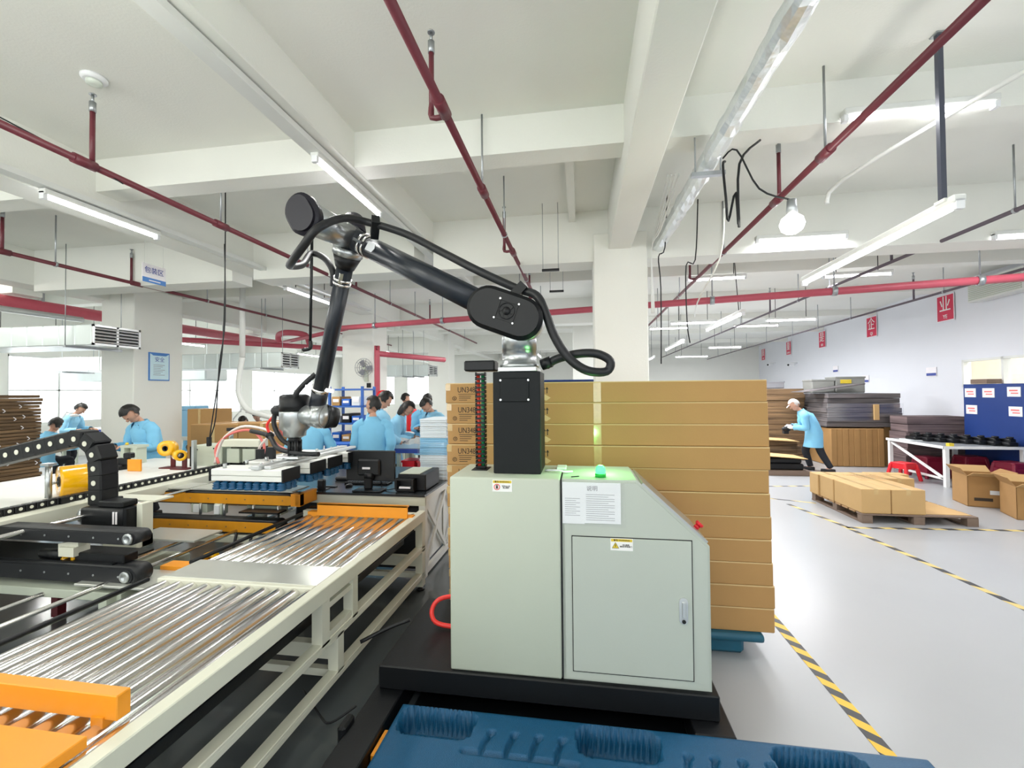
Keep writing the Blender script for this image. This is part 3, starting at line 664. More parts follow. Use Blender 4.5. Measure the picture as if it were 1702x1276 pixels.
# shoulder: silver body with a black oval cap facing the camera
u = Vector((.935, 0, -.355)).normalized(); v = Vector((.355, 0, .935)).normalized()
B().prism(stadium(.095, .112, 14), S+Vector((.0, -.07, 0)), u, v, (0, 1, 0), .16, .012).o('shoulder_body', 'silver', t)
cp = B().prism(stadium(.095, .118, 14), S+Vector((.0, -.125, 0)), u, v, (0, 1, 0), .062, .02).o('shoulder_cap', 'black_plastic', t)
fc = S+Vector((.015, -.126, .005)); fan = B()
a30 = math.radians(-20)
fr = B()
for i in range(4):
    w_ = a30+i*PI/2; uu = Vector((math.cos(w_), 0, math.sin(w_))); vv = Vector((-math.sin(w_), 0, math.cos(w_)))
    fr.bar(fc+uu*.05-vv*.055, fc+uu*.05+vv*.055, .008, .006)
fr.lathe([(.040, 0), (.045, 0), (.045, .005), (.040, .005)], fc, (0, -1, 0), 24); fr.lathe([(.0, 0), (.022, 0), (.022, .007), (0, .007)], fc, (0, -1, 0), 20)
for k in range(7):
    w_ = k*2*PI/7; fr.bar(fc+Vector((math.cos(w_)*.02, -.001, math.sin(w_)*.02)), fc+Vector((math.cos(w_+.5)*.043, -.001, math.sin(w_+.5)*.043)), .008, .002)
fr.o('cooling_fan', 'black_metal', cp)
for i in range(4):
    w_ = a30+PI/4+i*PI/2; q = fc+Vector((math.cos(w_)*.075, 0, math.sin(w_)*.075)); B().cyl(q, q+Vector((0, -.006, 0)), .0055, n=10).o('screw', 'alu_bright', cp)
# upper arm
dU = (EL-S).normalized(); a0 = S+dU*.13+Vector((0, .02, 0)); a1 = EL-dU*.12
B().cyl(a0-dU*.02, a0+dU*.10, .083, .08, n=24).o('upper_arm_collar', 'black_plastic', t)
B().cyl(a0+dU*.08, a1, .072, n=28).o('upper_arm_tube', 'tube_navy', t)
cl = B(); cl.cyl(a1-dU*.06, a1-dU*.03, .079, n=24); cl.cyl(a1-dU*.10, a1-dU*.075, .077, n=24); cl.bar(a1-dU*.1+Vector((-.02, -.08, .01)), a1-dU*.02+Vector((-.02, -.08, .01)), .03, .02); cl.o('clamp_ring', 'chrome', t)
tg = Vector((.12, -.985, .1)).normalized(); pq = a1-dU*.15-Vector((0, .074, 0)); rt_ = dU*-1; up_ = rt_.cross(Vector((0, 1, 0))).normalized()
if up_.z < 0: up_ = -up_
B().prism([(-.035, -.03), (.03, -.03), (.045, 0), (.03, .03), (-.035, .03)], pq, rt_, up_, (0, -1, 0), .003).o('rating_tag', 'white_plastic', t)
# elbow
B().cyl(a1-dU*.03, EL+dU*.02, .075, .085, n=24).o('elbow_collar', 'tube_navy', t)
B().ball(EL, .092, .092, .092, 3).o('elbow_knuckle', 'tube_navy', t)
capc = Vector((-1.64, 2.42, 2.78)); ax_ = (capc-EL).normalized()
B().cyl(EL-ax_*.02, capc-ax_*.03, .085, .1, n=24).o('elbow_body', 'silver', t)
side = ax_.cross(Vector((0, 0, 1))).normalized(); upx = side.cross(ax_).normalized(); uu = (upx*.85+side*.5).normalized(); vv = ax_.cross(uu)
B().prism(stadium(.028, .105, 14), capc-ax_*.04, uu, vv, ax_, .09, .02).o('elbow_cap', 'cap_purple', t)
B().cyl(EL+Vector((-.0, .05, .03)), EL+Vector((-.05, .12, .17)), .085, .08, n=24).o('elbow_back_cap', 'cap_purple', t)
# forearm
dF = (WR-EL).normalized(); f0 = EL+dF*.08
B().cyl(f0-dF*.02, f0+dF*.04, .105, n=24).o('forearm_flange', 'silver', t)
B().cyl(f0+dF*.04, f0+dF*.14, .1, .066, n=24).o('forearm_cone', 'black_plastic', t)
B().cyl(f0+dF*.14, WR-dF*.12, .058, n=24).o('forearm_tube', 'tube_navy', t)
cl = B()
for k in (.22, .25): cl.cyl(f0+dF*k, f0+dF*(k+.018), .064, n=24)
cl.bar(f0+dF*.2+Vector((.02, -.06, 0)), f0+dF*.28+Vector((.02, -.06, 0)), .025, .02); cl.o('clamp_ring', 'chrome', t)
cl = B().cyl(WR-dF*.15, WR-dF*.115, .072, n=24).bar(WR-dF*.13+Vector((-.12, -.02, .02)), WR-dF*.13+Vector((.13, -.02, -.02)), .02, .03); cl.o('clamp_ring', 'chrome', t)
B().cyl(WR-dF*.12, WR+dF*.05, .066, n=24).o('wrist_neck', 'tube_navy', t)
W1 = Vector((-2.165, 3.4, 1.505))
b_ = B(); b_.cyl(WR+dF*.03, W1, .07, .088, n=24); b_.ball(W1, .1, .1, .1, 3); b_.cyl(W1+Vector((-.2, 0, .02)), W1+Vector((.05, 0, 0)), .085, .098, n=24); b_.o('wrist_elbow', 'silver', t)
B().cyl(W1+Vector((.03, .03, 0)), W1+Vector((.085, .10, -.015)), .103, .085, n=24).o('wrist_side_cap', 'black_plastic', t)
Wc = Vector((-2.398, 3.4, 0))
b_ = B(); b_.lathe([(.118, 1.555), (.12, 1.54), (.12, 1.41), (.092, 1.385), (.088, 1.345), (.06, 1.33)], Wc, n=28); b_.o('wrist_body', 'silver', t)
b_ = B(); b_.lathe([(.121, 1.555), (.122, 1.6), (.118, 1.68), (.09, 1.695), (0, 1.697)], Wc, n=28); b_.o('wrist_cap', 'black_plastic', t)
fl = B(); fl.lathe([(.05, 1.30), (.05, 1.33)], Wc, n=20)
for k in range(4):
    w_ = PI/4+k*PI/2; q = Wc+Vector((math.cos(w_)*.04, math.sin(w_)*.04, 0)); fl.cyl(q+Vector((0, 0, 1.18)), q+Vector((0, 0, 1.31)), .017, n=10)
fl.o('tool_flange', 'black_metal', t)
# dress pack hose
hp = [(-.19, 2.47, 1.846), (-.131, 2.45, 1.879), (-.014, 2.4, 1.902), (.088, 2.4, 1.9), (.157, 2.4, 1.86), (.137, 2.4, 1.805), (.033, 2.36, 1.81), (-.063, 2.36, 1.88), (-.137, 2.36, 1.997), (-.185, 2.36, 2.13), (-.235, 2.38, 2.225), (-.34, 2.42, 2.274), (-.567, 2.44, 2.391), (-.816, 2.54, 2.545), (-1.09, 2.64, 2.71), (-1.355, 2.66, 2.81), (-1.44, 2.5, 2.78), (-1.49, 2.32, 2.655), (-1.58, 2.32, 2.56), (-1.75, 2.45, 2.51), (-1.90, 2.65, 2.55), (-1.95, 2.85, 2.62), (-1.993, 3.02, 2.754), (-1.885, 3.02, 2.712), (-1.80, 2.99, 2.6), (-1.815, 3.02, 2.5)]
b_ = B().tube(hp, .024, 10, 5); hs = b_.o('dress_hose', 'black_rubber', t)
B().bar((-1.29, 2.64, 2.82), (-1.35, 2.74, 2.75), .05, .07).o('hose_clamp', 'black_plastic', hs); B().bar((-.36, 2.4, 2.23), (-.30, 2.4, 2.29), .06, .05).o('hose_clamp', 'black_plastic', hs); B().cyl((-.215, 2.47, 1.85), (-.16, 2.46, 1.868), .032).o('hose_clamp', 'black_plastic', hs)
B().tube([(-2.18, 3.36, 1.86), (-2.24, 3.33, 1.80), (-2.33, 3.32, 1.70), (-2.36, 3.32, 1.6)], .022, 8).o('wrist_hose', 'black_rubber', t)
# ---------------------------------------------------------------- tall stack of long cartons
order = ['topmost', 'second', 'third', 'fourth', 'fifth', 'sixth', 'seventh', 'eighth', 'ninth', 'tenth', 'bottom']
zz = [.150, .303, .446, .591, .738, .885, 1.034, 1.184, 1.331, 1.476, 1.622, 1.765]
rr = random.Random(11)
for k in range(11):
    z0, z1 = zz[k], zz[k+1]-.003; lev = 10-k; dx = .02*(1-k/10)+rr.uniform(-.006, .006); dy = rr.uniform(-.008, .008)
    lab = 'long brown carton, %s in the tall stack behind the robot cabinet' % (order[lev] if lev < 10 else 'at the very bottom')
    if lev == 0: lab = 'long brown carton, topmost of the tall stack, marked UN3480'
    x0, x1 = -.952+dx*.6, 1.184+dx; y0 = 3.04+dy; y1 = 4.2
    t = thing('long_carton', lab, 'box', (x0, y0, z0), 'long cartons stacked behind the robot')
    B().b(x0, x1, y0, y1, z0, z1, .005).o('carton_body', 'kraft', t)
    b_ = B().b(x0+.006, x1-.006, y0-.0015, y0+.01, z1-.004, z1+.0025).b(x1-.004, x1+.0015, y0+.01, y1, z1-.003, z1+.002); b_.o('top_flap_edge', 'kraft_edge', t)
    B().b(.085, .135, y0-.0012, y0+.002, z0+.004, z1-.002).o('packing_tape', 'clear_tape', t); B().b(x0-.0012, x0+.035, y0-.0012, y0+.03, z1-.05, z1-.004).o('corner_tape', 'clear_tape', t)
    if k >= 4:
        text('lettering', 'UN3480', .056, (-.868, y0-.0012, z1-.047), (1, 0, 0), (0, 0, 1), 'ink', t, align='LEFT', sx=.78)
        b_ = B(); zc = z1-.075
        b_.b(-.862, -.68, y0-.001, y0+.001, zc-.003, zc+.001)
        for i, w_ in enumerate((.09, .085, .06)): b_.b(-.857, -.857+w_, y0-.001, y0+.001, zc-.017-i*.014, zc-.013-i*.014)
        b_.lathe([(.012, 0), (.015, 0), (.015, .002), (.012, .002)], (-.89, y0-.001, zc-.03), (0, -1, 0), 14); b_.b(-.892, -.888, y0-.0018, y0, zc-.038, zc-.022)
        b_.o('fine_print', 'ink', t)
        b_ = B()
        for ax in (-.255, -.233):
            b_.b(ax, ax+.006, y0-.001, y0+.001, z1-.075, z1-.045); b_.prism([(-.011, 0), (.011, 0), (0, .018)], (ax+.003, y0-.001, z1-.047), (1, 0, 0), (0, 0, 1), (0, 1, 0), .002)
        b_.o('arrow_print', 'ink', t)
        B().prism([(0, 0), (.03, .02), (-.01, .045), (-.03, .01)], (-.235, y0-.0008, z1-.125), (1, 0, 0), (0, 0, 1), (0, 1, 0), .002).o('hazard_print', 'kraft_edge', t)
tag(B().b(-.35, .09, 3.1, 3.7, 1.766, 1.782, .003).o('cover_sheet', 'panel_blue'), 'dark blue sheet lying on the topmost long carton', 'sheet')
# teal pallet beneath
t = thing('plastic_pallet', 'teal plastic pallet under the tall carton stack', 'pallet', (.1, 3.6, 0))
B().b(-.75, 1.13, 3.0, 4.2, .10, .149, .02, seg=2).o('deck', 'pallet_teal', t)
lg = B().b(-.16, .16, -.1, .1, 0, .102, .02).mesh('leg', 'pallet_teal')
for x in (-.55, .2, .86):
    for y in (3.14, 3.6, 4.06): share('leg', lg, t, (x, y, .002))

# ---------------------------------------------------------------- blue pallet in front with real pockets
t = thing('plastic_pallet', 'blue plastic pallet with slotted pockets in the foreground', 'pallet', (.2, 1.5, 0))
def pallet_deck():
    x0, x1, y0, y1, zt = -.905, 1.43, 1.0, 2.125, .15; c = .0075
    xs = [x0+c*i for i in range(int((x1-x0)/c)+1)]; ys = [y0+.0225*i for i in range(27)]
    while ys[-1] < y1-1e-6: ys.append(min(y1, ys[-1]+c))
    pk = [(-.688, 2.018), (.146, 2.008), (.965, 1.998)]; combs = [(-.52, 1.873), (.33, 1.863), (1.16, 1.86)]
    segs = []; dots = []
    for gx, gy in combs:
        segs.append((gx, gy, gx+.485, gy-.006))
        for k in range(4):
            q = gx+.075+.108*k; segs += [(q, gy, q+.006, gy+.05), (q+.006, gy+.05, q+.024, gy+.11)]; dots.append((q+.025, gy+.114))
    def depth(x, y):
        d = 0.
        for cx, cy in pk:
            if abs(x-cx) > .2: continue
            w_ = .0035*math.sin(260*(x-cx)+40*(y-cy))
            qx, qy = abs(x-cx)-.178+.06+w_, abs(y-cy)-.086+.06+w_
            sd = math.hypot(max(qx, 0), max(qy, 0))+min(max(qx, qy), 0)-.06
            if sd < .004: d = max(d, .13*min(1, max(0, (.004-sd)/.009)))
            elif sd < .022: d = max(d, -.002)
        if y > 1.84:
            for ax, ay, bx_, by_ in segs:
                if x < min(ax, bx_)-.03 or x > max(ax, bx_)+.03: continue
                vx, vy = bx_-ax, by_-ay; t_ = max(0, min(1, ((x-ax)*vx+(y-ay)*vy)/(vx*vx+vy*vy))); r_ = math.hypot(x-ax-vx*t_, y-ay-vy*t_)
                if r_ < .0135: d = max(d, .022*min(1, (.0135-r_)/.006))
            for ax, ay in dots:
                r_ = math.hypot(x-ax, y-ay)
                if r_ < .02: d = max(d, .024*min(1, (.02-r_)/.006))
        e = min(x-x0, x1-x, y1-y)
        if e < .03: d += .03-math.sqrt(max(0, .0009-(.03-e)**2))
        return d
    b_ = B(); G = [[b_.m.verts.new((x, y, zt-depth(x, y))) for x in xs] for y in ys]
    for j in range(len(ys)-1):
        for i in range(len(xs)-1):
            f = b_.m.faces.new((G[j][i], G[j][i+1], G[j+1][i+1], G[j+1][i])); f.smooth = True
    rim = [r[0] for r in G]+G[-1][1:]+[r[-1] for r in G[::-1]][1:]
    low = [b_.m.verts.new((v.co.x, v.co.y, .005)) for v in rim]
    for i in range(len(rim)-1): b_.m.faces.new((rim[i], rim[i+1], low[i+1], low[i]))
    return b_.o('deck', 'pallet_blue', t)
pallet_deck()

# ---------------------------------------------------------------- roller conveyor
t = thing('roller_conveyor', 'cream roller conveyor with chrome rollers in two beds at lower left', 'conveyor', (-1.9, 2.2, 0))
def C(name, bb, m='cream', p=None): return bb.o(name, m, p or t)
C('side_rail', B().b(-1.40, -1.34, .2, 3.66, .60, .68, .004)); C('side_rail', B().b(-2.46, -2.40, .2, 3.6, .54, .60, .004))
C('shaft', B().cyl((-2.425, .2, .66), (-2.425, 2.15, .66), .013, n=10).cyl((-2.40, 2.4, .66), (-2.40, 3.5, .66), .013, n=10), 'black_metal')
C('end_plate', B().b(-2.46, -1.34, 3.60, 3.66, .52, .66, .003)); C('cross_strip', B().b(-2.34, -1.40, 2.125, 2.158, .60, .681, .003))
C('bridge_plate', B().b(-2.34, -1.40, 2.164, 2.41, .655, .679, .002), 'steel_plate'); C('under_tray', B().b(-2.4, -1.42, .2, 2.12, .52, .53), 'black_metal'); C('under_tray', B().b(-2.4, -1.42, 2.42, 3.6, .52, .53), 'black_metal')
rl = B(); rl.lathe([(.008, -.006), (.032, -.004), (.0365, 0), (.0365, 1), (.032, 1.004), (.008, 1.006)], (0, 0, 0), (0, 1, 0), 16); rm = rl.mesh('roller', 'chrome')
rm2 = rm.copy(); 
for i in range(11):
    x = -2.285+i*.0872
    o = share('roller', rm, t, (x, .24, .640)); o.scale = (1, 1.88, 1)
    o = share('roller', rm, t, (x, 2.425, .640)); o.scale = (1, 1.14, 1)
for (x0, x1) in ((-2.206, -1.407),):
    g_ = C('stop_guard', B().b(x0, x1, 3.42, 3.435, .672, .774, .002).b(x0, x1, 3.42, 3.46, .762, .774), 'orange'); C('guard_bracket', B().b(-2.30, -2.19, 3.43, 3.49, .66, .70), 'orange', g_); C('guard_bracket', B().b(-1.42, -1.37, 3.43, 3.49, .66, .69), 'orange', g_)
g_ = C('stop_guard', B().b(-2.35, -1.43, 1.17, 1.215, .69, .768, .003), 'orange'); C('guard_leg', B().b(-1.52, -1.475, 1.165, 1.21, .62, .70), 'orange', g_); C('guard_leg', B().b(-2.3, -2.25, 1.165, 1.21, .62, .70), 'orange', g_)
C('stop_guard', B().b(-2.35, -1.43, .90, 1.09, .675, .71, .003), 'orange')
C('leg', B().b(-1.405, -1.345, 2.13, 2.20, .36, .61)); C('leg', B().b(-1.405, -1.345, 2.28, 2.34, .15, .36)); C('leg', B().b(-1.405, -1.345, 2.44, 2.50, .36, .61)); C('leg', B().b(-1.405, -1.345, 3.59, 3.66, .05, .61))
C('leg', B().b(-1.405, -1.345, .45, .52, .05, .61)); C('leg', B().b(-2.46, -2.40, .45, .52, .05, .56)); C('leg', B().b(-2.46, -2.40, 2.2, 2.27, .05, .56)); C('leg', B().b(-2.46, -2.40, 3.53, 3.6, .05, .56))
C('spacer_bar', B().b(-1.40, -1.35, 2.20, 2.44, .545, .575)); C('spacer_bar', B().b(-1.40, -1.35, 2.20, 2.44, .385, .42))
for z in (.365, .14):
    C('stretcher', B().b(-1.405, -1.345, .2, 3.66, z-.022, z+.022, .003).b(-1.352, -1.344, .2, 3.66, z-.006, z+.006)); C('stretcher', B().b(-2.46, -2.40, .2, 3.6, z-.022, z+.022, .003))
for y in (.5, 2.31, 3.62): C('cross_bar', B().b(-2.43, -1.37, y-.025, y+.025, .22, .30)); C('cross_bar', B().b(-2.43, -1.37, y-.02, y+.02, .12, .16))
C('lift_bar', B().b(-1.52, -1.47, .3, 3.5, .44, .49), 'black_metal')
C('air_cylinder', B().cyl((-1.5, 2.18, .52), (-1.5, 2.02, .54), .022), 'black_metal')
for x, y in ((-1.383, 3.645), (-1.383, .48), (-2.43, 3.56), (-2.43, .48)):
    f_ = C('levelling_foot', B().lathe([(.036, 0), (.036, .012), (.012, .022), (.008, .03), (.008, .07)], (x, y, .005), n=16), 'black_rubber')
tag(B().tube([(-1.08, 2.66, .27), (-1.2, 2.6, .24), (-1.33, 2.5, .2)], .012, 8).o('air_hose', 'black_rubber'), 'black hose from the plinth to the conveyor leg', 'hose')
tag(B().tube([(-1.14, 2.1, .12), (-1.25, 2.05, .06), (-1.34, 2.1, .05), (-1.5, 2.2, .1)], .006, 6).o('cable', 'black_rubber'), 'thin black cable on the floor between rail and conveyor', 'cable')
tag(B().tube([(-.69, 2.75, .40), (-.80, 2.74, .40), (-.90, 2.70, .39), (-.935, 2.66, .34), (-.90, 2.62, .29), (-.80, 2.62, .27), (-.69, 2.64, .27)], .014, 10).o('red_hose', 'hose_red'), 'bright red hose looping out of the cabinet left side', 'hose')
tag(B().b(-.99, -.93, 3.02, 4.4, .004, .008).o('floor_tape', 'hazard'), 'short yellow hazard tape left of the cabinet on dark floor', 'tape')

# ---------------------------------------------------------------- suction gripper under the wrist
t = thing('suction_gripper', 'white suction gripper with rows of blue bellows cups under the robot wrist', 'gripper', (-2.4, 3.5, 1.1))
cu = B(); cu.lathe([(.010, .07), (.010, .062), (.022, .055), (.034, .046), (.024, .038), (.036, .029), (.025, .021), (.036, .012), (.033, 0), (.0, .004)], n=12); cm = cu.mesh('suction_cup', 'suction_blue')
for i, (y0, y1) in enumerate(((3.0, 3.2), (3.35, 3.56), (3.61, 3.83), (3.95, 4.15))):
    md = B().b(-2.83, -2.225, y0, y1, 1.075, 1.125, .006).b(-2.83, -2.225, y0+.004, y1-.004, 1.035, 1.073, .003).o('suction_module', 'cream_white', t)
    [B().b(x_, x_+.014, y0-.003, y1+.003, 1.032, 1.128, .002).o('end_plate', 'black_metal', md) for x_ in (-2.225, -2.845)]
    for r in range(3):
        for k in range(9): share('suction_cup', cm, md, (-2.80+k*.0685, y0+.035+r*.065, .966))
B().b(-2.47, -2.40, 2.98, 4.25, 1.126, 1.16, .004).o('beam', 'alu_bright', t); B().b(-2.39, -2.33, 3.02, 4.3, 1.126, 1.15, .004).o('beam', 'alu_bright', t); B().b(-2.52, -2.50, 3.02, 4.2, 1.126, 1.14).o('beam', 'alu_bright', t)
B().b(-2.5, -2.30, 3.3, 3.5, 1.16, 1.178, .003).o('mounting_plate', 'alu_bright', t)
bl_ = B().cyl((0, 0, 0), (0, 0, .012), .008, n=8).mesh('bolt', 'alu_bright')
for k in range(10): share('bolt', bl_, t, (-2.435, 3.05+k*.12, 1.16))
for k in range(6): B().cyl((-2.75+.04*k, 3.0+.05+k*.18, 1.125), (-2.75+.04*k, 3.05+k*.18, 1.16), .014, n=10).o('air_fitting', 'silver', t)
B().b(-2.85, -2.79, 3.5, 3.54, 1.126, 1.21).b(-2.75, -2.68, 3.5, 3.54, 1.126, 1.23).o('valve_block', 'black_plastic', t)
t = thing('hose_bundle', 'bundle of pink, white and black hoses curling beside the wrist', 'hose', (-2.9, 3.6, 1.2))
for name, m, P, r in (('white_hose', 'hose_white', [(-3.35, 3.6, 1.06), (-3.27, 3.6, 1.28), (-3.08, 3.6, 1.40), (-2.86, 3.6, 1.385), (-2.72, 3.58, 1.33)], .012),
                      ('pink_hose', 'hose_pink', [(-3.31, 3.6, 1.06), (-3.34, 3.6, 1.2), (-3.2, 3.6, 1.33), (-2.98, 3.6, 1.37), (-2.85, 3.6, 1.25), (-2.86, 3.6, 1.12)], .012),
                      ('white_hose', 'hose_white', [(-2.88, 3.55, 1.1), (-2.85, 3.55, 1.22), (-2.74, 3.52, 1.32), (-2.62, 3.5, 1.38)], .011),
                      ('pink_hose', 'hose_pink', [(-2.83, 3.55, 1.1), (-2.82, 3.55, 1.2), (-2.84, 3.55, 1.1)], .011),
                      ('red_hose', 'hose_red', [(-2.70, 3.5, 1.33), (-2.72, 3.48, 1.43), (-2.62, 3.46, 1.52), (-2.52, 3.42, 1.54)], .012),
                      ('red_hose', 'hose_pink', [(-2.58, 3.5, 1.33), (-2.6, 3.48, 1.42), (-2.5, 3.44, 1.47)], .010),
                      ('purple_hose', 'hose_pink', [(-2.72, 3.5, 1.33), (-2.62, 3.48, 1.25), (-2.5, 3.45, 1.21)], .014),
                      ('black_hose', 'black_rubber', [(-2.62, 3.45, 1.54), (-2.63, 3.45, 1.43), (-2.55, 3.45, 1.30), (-2.42, 3.45, 1.24)], .02),
                      ('black_hose', 'black_rubber', [(-2.96, 3.58, 1.365), (-2.72, 3.5, 1.33), (-2.55, 3.4, 1.23), (-2.3, 3.36, 1.20), (-2.14, 3.34, 1.20)], .02)):
    B().tube(P, r, 8, 5).o(name, m, t)
B().ball((-2.71, 3.5, 1.335), .04, .03, .035).o('strap', 'black_plastic', t); B().ball((-2.58, 3.44, 1.555), .07, .05, .05).o('hose_sleeve', 'black_rubber', t)

# ---------------------------------------------------------------- carton sealing machine at left
t = thing('carton_sealer', 'carton sealing machine with side belts, guide shafts and cable chains', 'machine', (-3.6, 3, 0))
C = lambda name, bb, m='cream', p=None: bb.o(name, m, p or t)
C('top_beam', B().b(-4.26, -3.90, 1.2, 6.2, .76, .85, .006)); C('beam_face', B().b(-3.898, -3.885, 1.2, 3.35, .74, .85))
C('guide_shaft', B().cyl((-3.67, 1.2, .80), (-3.67, 4.6, .80), .016, n=12), 'chrome'); C('guide_shaft', B().cyl((-3.0, 1.2, .50), (-3.0, 4.2, .50), .014, n=12), 'chrome')
C('guide_shaft', B().cyl((-3.45, 1.2, .42), (-3.45, 4.2, .42), .014, n=12), 'chrome')
lk = B().b(-.03, .03, -.03, .03, 0, .052, .004); lm = lk.mesh('chain_link', 'black_plastic')
dt = B().cyl((.0305, 0, .028), (.0325, 0, .028), .012, n=10); dm = dt.mesh('chain_pin', 'cream')
for i in range(52):
    y = 1.4+i*.064; share('chain_link', lm, t, (-4.06, y, .852))
    share('chain_pin', dm, t, (-4.06, y, .852))
C('chain_stop', B().b(-4.1, -4.02, 2.86, 2.92, .85, .9), 'black_metal')
# big chain: rises, bends over and runs off to the left
pts = []
for i in range(5): pts.append((Vector((-3.70, 2.9, .93+i*.085)), 0))
cx, cz = -3.86, 1.25
pth = [(-3.68, .92), (-3.68, 1.03), (-3.685, 1.14), (-3.70, 1.245), (-3.765, 1.33), (-3.865, 1.365), (-3.975, 1.35), (-4.083, 1.327), (-4.19, 1.304), (-4.298, 1.28), (-4.405, 1.257), (-4.513, 1.234), (-4.62, 1.21), (-4.728, 1.187), (-4.835, 1.164), (-4.943, 1.14)]
bl = B().b(-.062, .062, -.07, .07, -.062, .062, .010); bm_ = bl.mesh('chain_link', 'black_plastic')
pn = B().cyl((0, -.0705, 0), (0, -.074, 0), .02, n=12); pm = pn.mesh('chain_pin', 'cream')
for i in range(len(pth)):
    a = Vector(pth[max(i-1, 0)]); c = Vector(pth[min(i+1, len(pth)-1)]); ang = math.atan2((c-a).y, (c-a).x)
    share('chain_link', bm_, t, (pth[i][0], 2.9, pth[i][1]), (0, -ang, 0)); share('chain_pin', pm, t, (pth[i][0], 2.9, pth[i][1]), (0, -ang, 0))
C('chain_anchor', B().b(-3.76, -3.6, 2.92, 2.99, .852, .90, .006), 'black_metal')
# motor block on its cream bracket
C('bracket', B().b(-3.31, -3.26, 2.84, 2.93, .56, .885, .004).b(-3.56, -3.26, 2.80, 2.93, .56, .645, .004).b(-3.9, -3.26, 2.94, 3.1, .872, .885))
mt = C('motor', B().b(-3.72, -3.34, 2.76, 2.90, .715, .865, .03, seg=2), 'black_metal'); C('motor_end', B().cyl((-3.755, 2.83, .79), (-3.72, 2.83, .79), .062, n=18), 'silver', mt)
C('motor_cable_box', B().b(-3.58, -3.36, 2.78, 2.90, .865, .91, .008), 'black_plastic', mt); C('motor_label', B().b(-3.42, -3.405, 2.757, 2.762, .75, .84), 'sign_white', mt); C('motor_label', B().b(-3.395, -3.38, 2.757, 2.762, .75, .84), 'sign_white', mt)
C('gear_plate', B().b(-3.345, -3.312, 2.77, 2.93, .66, .86), 'black_metal')
C('slide_plate', B().b(-3.55, -2.95, 2.98, 3.25, .56, .575, .002), 'steel_plate'); C('cross_plate', B().b(-3.2, -2.5, 2.35, 2.62, .49, .505, .002), 'steel_plate'); C('guide_block', B().b(-2.86, -2.66, 2.62, 2.72, .49, .53), 'orange')
def belt(x0, x1, y, z, h, wd, face, m='orange_belt', pulley=True):
    r_ = h/2
    out = [(x1+r_*math.cos(a)-r_, r_*math.sin(a)) for a in [(-PI/2+PI*i/12) for i in range(13)]]+[(x0, r_), (x0, -r_)]
    bt = B().prism(out, (0, y, z), (1, 0, 0), (0, 0, 1), (0, 1, 0), wd, .003).o('side_belt', 'black_rubber', t)
    inn = [(x1-r_*1.2+(r_*.82)*math.cos(a), r_*.78*math.sin(a)) for a in [(-PI/2+PI*i/12) for i in range(13)]]+[(x0, r_*.78), (x0, -r_*.78)]
    B().prism(inn, (0, y-.006, z), (1, 0, 0), (0, 0, 1), (0, 1, 0), .007, 0).o('cover_plate', m, bt)
    b_ = B()
    for k in range(8): b_.cyl((x1-.12-k*.19, y-.007, z), (x1-.12-k*.19, y-.010, z), .007, n=8)
    b_.o('bolt', 'silver' if m != 'orange_belt' else 'kraft_dark', bt)
    if pulley: B().lathe([(.0, 0), (.016, 0), (.018, .004), (.034, .004), (.036, 0), (.036, -.01)], (x1-r_*1.25, y-.012, z), (0, -1, 0), 18).o('pulley', 'silver', bt)
    return bt
belt(-5.2, -2.80, 2.40, .785, .082, .11, -1, 'black_rubber'); belt(-5.2, -2.80, 2.40, .545, .115, .12, -1, 'black_rubber')
belt(-4.6, -2.55, 3.62, .735, .11, .12, -1, 'orange_belt', False); belt(-4.6, -2.60, 3.46, .535, .115, .13, -1, 'orange_belt', False)
C('end_cover', B().b(-2.54, -2.49, 3.6, 3.86, .69, .80, .004).b(-2.58, -2.49, 3.6, 3.66, .69, .80), 'orange'); C('belt_top', B().b(-4.5, -2.6, 3.65, 3.9, .80, .812), 'steel_plate')
C('lower_frame', B().b(-4.6, -2.62, 3.44, 3.60, .40, .465, .003)); C('lower_frame', B().b(-5.0, -2.86, 2.36, 2.56, .40, .455, .003), 'cab_grey')
for x in (-3.5, -3.25, -2.95, -2.7): C('cylinder_post', B().cyl((x, 3.6, .59), (x, 3.6, .69), .012, n=8), 'silver')
C('valve_terminal', B().b(-3.62, -3.45, 3.62, 3.7, .60, .68, .004), 'cab_grey'); C('valve_terminal', B().b(-3.36, -3.28, 3.6, 3.68, .59, .69, .004), 'cab_grey'); C('terminal_box', B().b(-3.1, -2.75, 3.7, 3.8, .58, .68), 'cab_grey'); C('relay', B().b(-3.58, -3.50, 3.60, 3.62, .605, .675), 'white_plastic'); C('relay', B().b(-3.345, -3.295, 3.585, 3.6, .60, .68), 'white_plastic')
C('swing_plate', B().b(-3.0, -2.62, 3.48, 3.6, .648, .662), 'black_metal'); C('drive_motor', B().cyl((-2.45, 3.7, .62), (-2.3, 3.7, .62), .055, n=16).cyl((-2.3, 3.7, .62), (-2.24, 3.7, .60), .03), 'black_metal')
C('tape_head', B().b(-3.42, -3.30, 2.42, 2.52, .64, .70).prism([(0, 0), (.16, .05), (.16, .09), (0, .06)], (-3.45, 2.44, .655), (1, 0, 0), (0, 0, 1), (0, 1, 0), .06), 'cream'); C('tape_roll', B().lathe([(.03, 0), (.05, 0), (.05, .05), (.03, .05)], (-3.38, 2.44, .62), (0, 1, 0), 18), 'yellow_tape')
C('tape_roll', B().lathe([(.03, 0), (.06, 0), (.06, .06), (.03, .06)], (-2.9, 3.05, .40), (0, 1, 0), 18), 'yellow_tape')
C('linear_motor', B().b(-3.35, -2.95, 2.45, 2.55, .60, .66, .006).cyl((-3.6, 2.46, .64), (-3.42, 2.46, .64), .03), 'black_metal')
